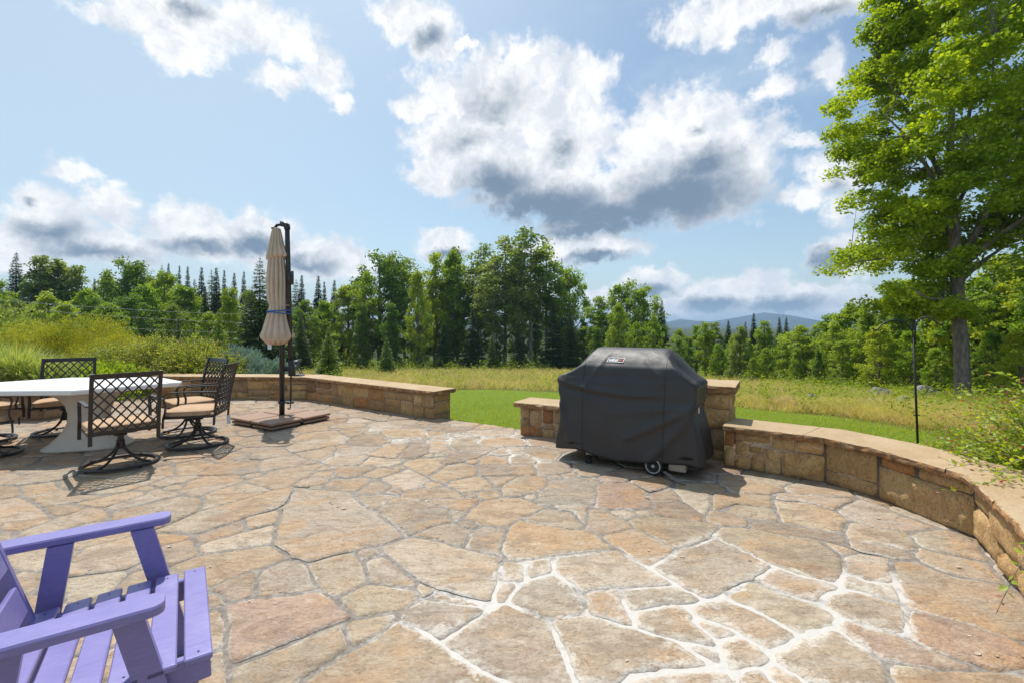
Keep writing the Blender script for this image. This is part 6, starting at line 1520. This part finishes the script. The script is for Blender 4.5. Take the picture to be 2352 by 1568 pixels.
def undergrowth():
    rng = np.random.default_rng(90); P = []; S = []
    for x in np.arange(640, 2420, 4.5):
        for rep in range(2):
            yb = np.interp(x, [640, 1300, 1550, 1700, 1900, 2050, 2200, 2400], [848, 847, 858, 866, 888, 900, 935, 960])+rng.uniform(-4, 3); p = hit(x, yb); k = p.y/F; n = 70; h = rng.uniform(10, 34)*k; w = rng.uniform(10, 22)*k
            q = rng.normal(size=(n, 3))*np.array([w*.5, w*.5, 0]); q[:, 2] = abs(rng.normal(size=n))*h*.5; P.append(np.array(p)+q+np.array([0, w, 0])); S.append(np.full(n, 4.2*k))
    P = np.concatenate(P); V, Fq = leafquads(P, np.concatenate(S)*rng.uniform(.5, 1.2, len(P)), .55, .5, rng); tag(npmesh('undergrowth', V, Fq, L_fern), 'low leafy undergrowth along the foot of the trees', 'undergrowth', kind='stuff')
undergrowth()
def ferns():
    rng = np.random.default_rng(91); P = []; S = []
    for (x, y, w, h) in ((1790, 915, 50, 14), (1830, 912, 60, 18), (1900, 905, 70, 26), (1960, 905, 60, 20), (1930, 918, 60, 14), (2180, 955, 60, 30), (2130, 935, 60, 26), (2240, 990, 60, 30), (2100, 960, 50, 18), (2290, 960, 60, 40), (2200, 1000, 50, 20)):
        p = hit(x, y+4); k = p.y/F; n = 420; q = np.stack([rng.normal(size=n)*w*k*.5, rng.normal(size=n)*w*k*.4, abs(rng.normal(size=n))*h*k*.6], 1); P.append(np.array(p)+q); S.append(np.full(n, 5.5*k))
    P = np.concatenate(P); V, Fq = leafquads(P, np.concatenate(S)*rng.uniform(.6, 1.3, len(P)), .4, .5, rng); tag(npmesh('ferns', V, Fq, L_fern), 'bright green ferns among the rocks left of the big maple', 'ferns', kind='stuff')
ferns()
M_rock = mat('field_rock', (.24, .22, .215), .9, .2, .35, 2.5, .8, 9, tint=(.12, .14, .07), tints=.6)
def rock(x, y, w, h, lab, s):
    p = hit(x, y); k = p.y/F; mb = MB(); n = 18; rs = []
    for i in range(9):
        e = -.35+i*(math.pi/2+.33)/8; r = []
        for j in range(n):
            a = 2*math.pi*j/n; d = Vector((math.cos(a)*math.cos(e), math.sin(a)*math.cos(e), math.sin(e))); q = 1+.35*nz(d.x, d.y, d.z+s*5, 1.3)+.12*nz(d.x, d.y, d.z+s*9, 3.5); r.append((d.x*q*w*k*.5, d.y*q*w*k*.45, d.z*q*h*k))
        rs.append(r)
    o = mb.rings(rs).build('rock', M_rock); o.location = (p.x, p.y, p.z-.05); tag(o, lab, 'rock')
rock(1866, 927, 34, 28, 'pale grey rock among the ferns right of the stone pillar', 1); rock(2022, 914, 58, 30, 'largest grey boulder left of the hook pole', 2); rock(2128, 914, 64, 30, 'long dark boulder between hook pole and maple trunk', 3); rock(2010, 930, 28, 20, 'small stone below the largest boulder', 4); rock(2080, 934, 44, 26, 'low stone half hidden in grass just left of the hook pole', 5)
# fallen leaves and flakes on the paving
def litter():
    rng = np.random.default_rng(95); mb = MB()
    for _ in range(90):
        x = rng.uniform(-3, 2.8); y = rng.uniform(1.7, 4.6)
        if not inpoly(x, y, PATIO): continue
        s = rng.uniform(.004, .012) if rng.random() < .85 else rng.uniform(.014, .024); a = rng.random()*6.28; P = []
        for j in range(6): t = a+j*math.pi/3; q = s*rng.uniform(.6, 1.2); P.append((x+q*math.cos(t), y+q*.6*math.sin(t), .007+.002*rng.random()))
        mb.add(P+[(p[0], p[1], p[2]-.0025) for p in P], [tuple(range(6)), tuple(range(11, 5, -1))]+[(i, 6+i, 6+(i+1) % 6, (i+1) % 6) for i in range(6)])
    tag(mb.build('stone_flakes', mat('flake', (.50, .40, .31), .8, .3, .4, 30)), 'scattered tiny stone flakes and dry leaf bits on the paving', 'debris', kind='stuff')
litter()
# ---- air: pale volume round the whole scene
def haze():
    m = bpy.data.materials.new('air'); m.use_nodes = True; t = m.node_tree; t.nodes.clear(); n = N(t); v = n.new('ShaderNodeVolumePrincipled'); v.inputs['Color'].default_value = (.50, .72, 1, 1); v.inputs['Density'].default_value = HAZE; v.inputs['Anisotropy'].default_value = .1
    o = n.new('ShaderNodeOutputMaterial'); n.L.new(v.outputs[0], o.inputs['Volume']); mb = MB(); x0, x1, y0, y1, z0, z1 = -6200, 6200, -60, 6200, -45, 120; mb.box(((x0+x1)/2, (y0+y1)/2, (z0+z1)/2), (x1-x0, y1-y0, z1-z0))
    tag(mb.build('haze', m), kind='stuff')
HAZE = .00022
haze()
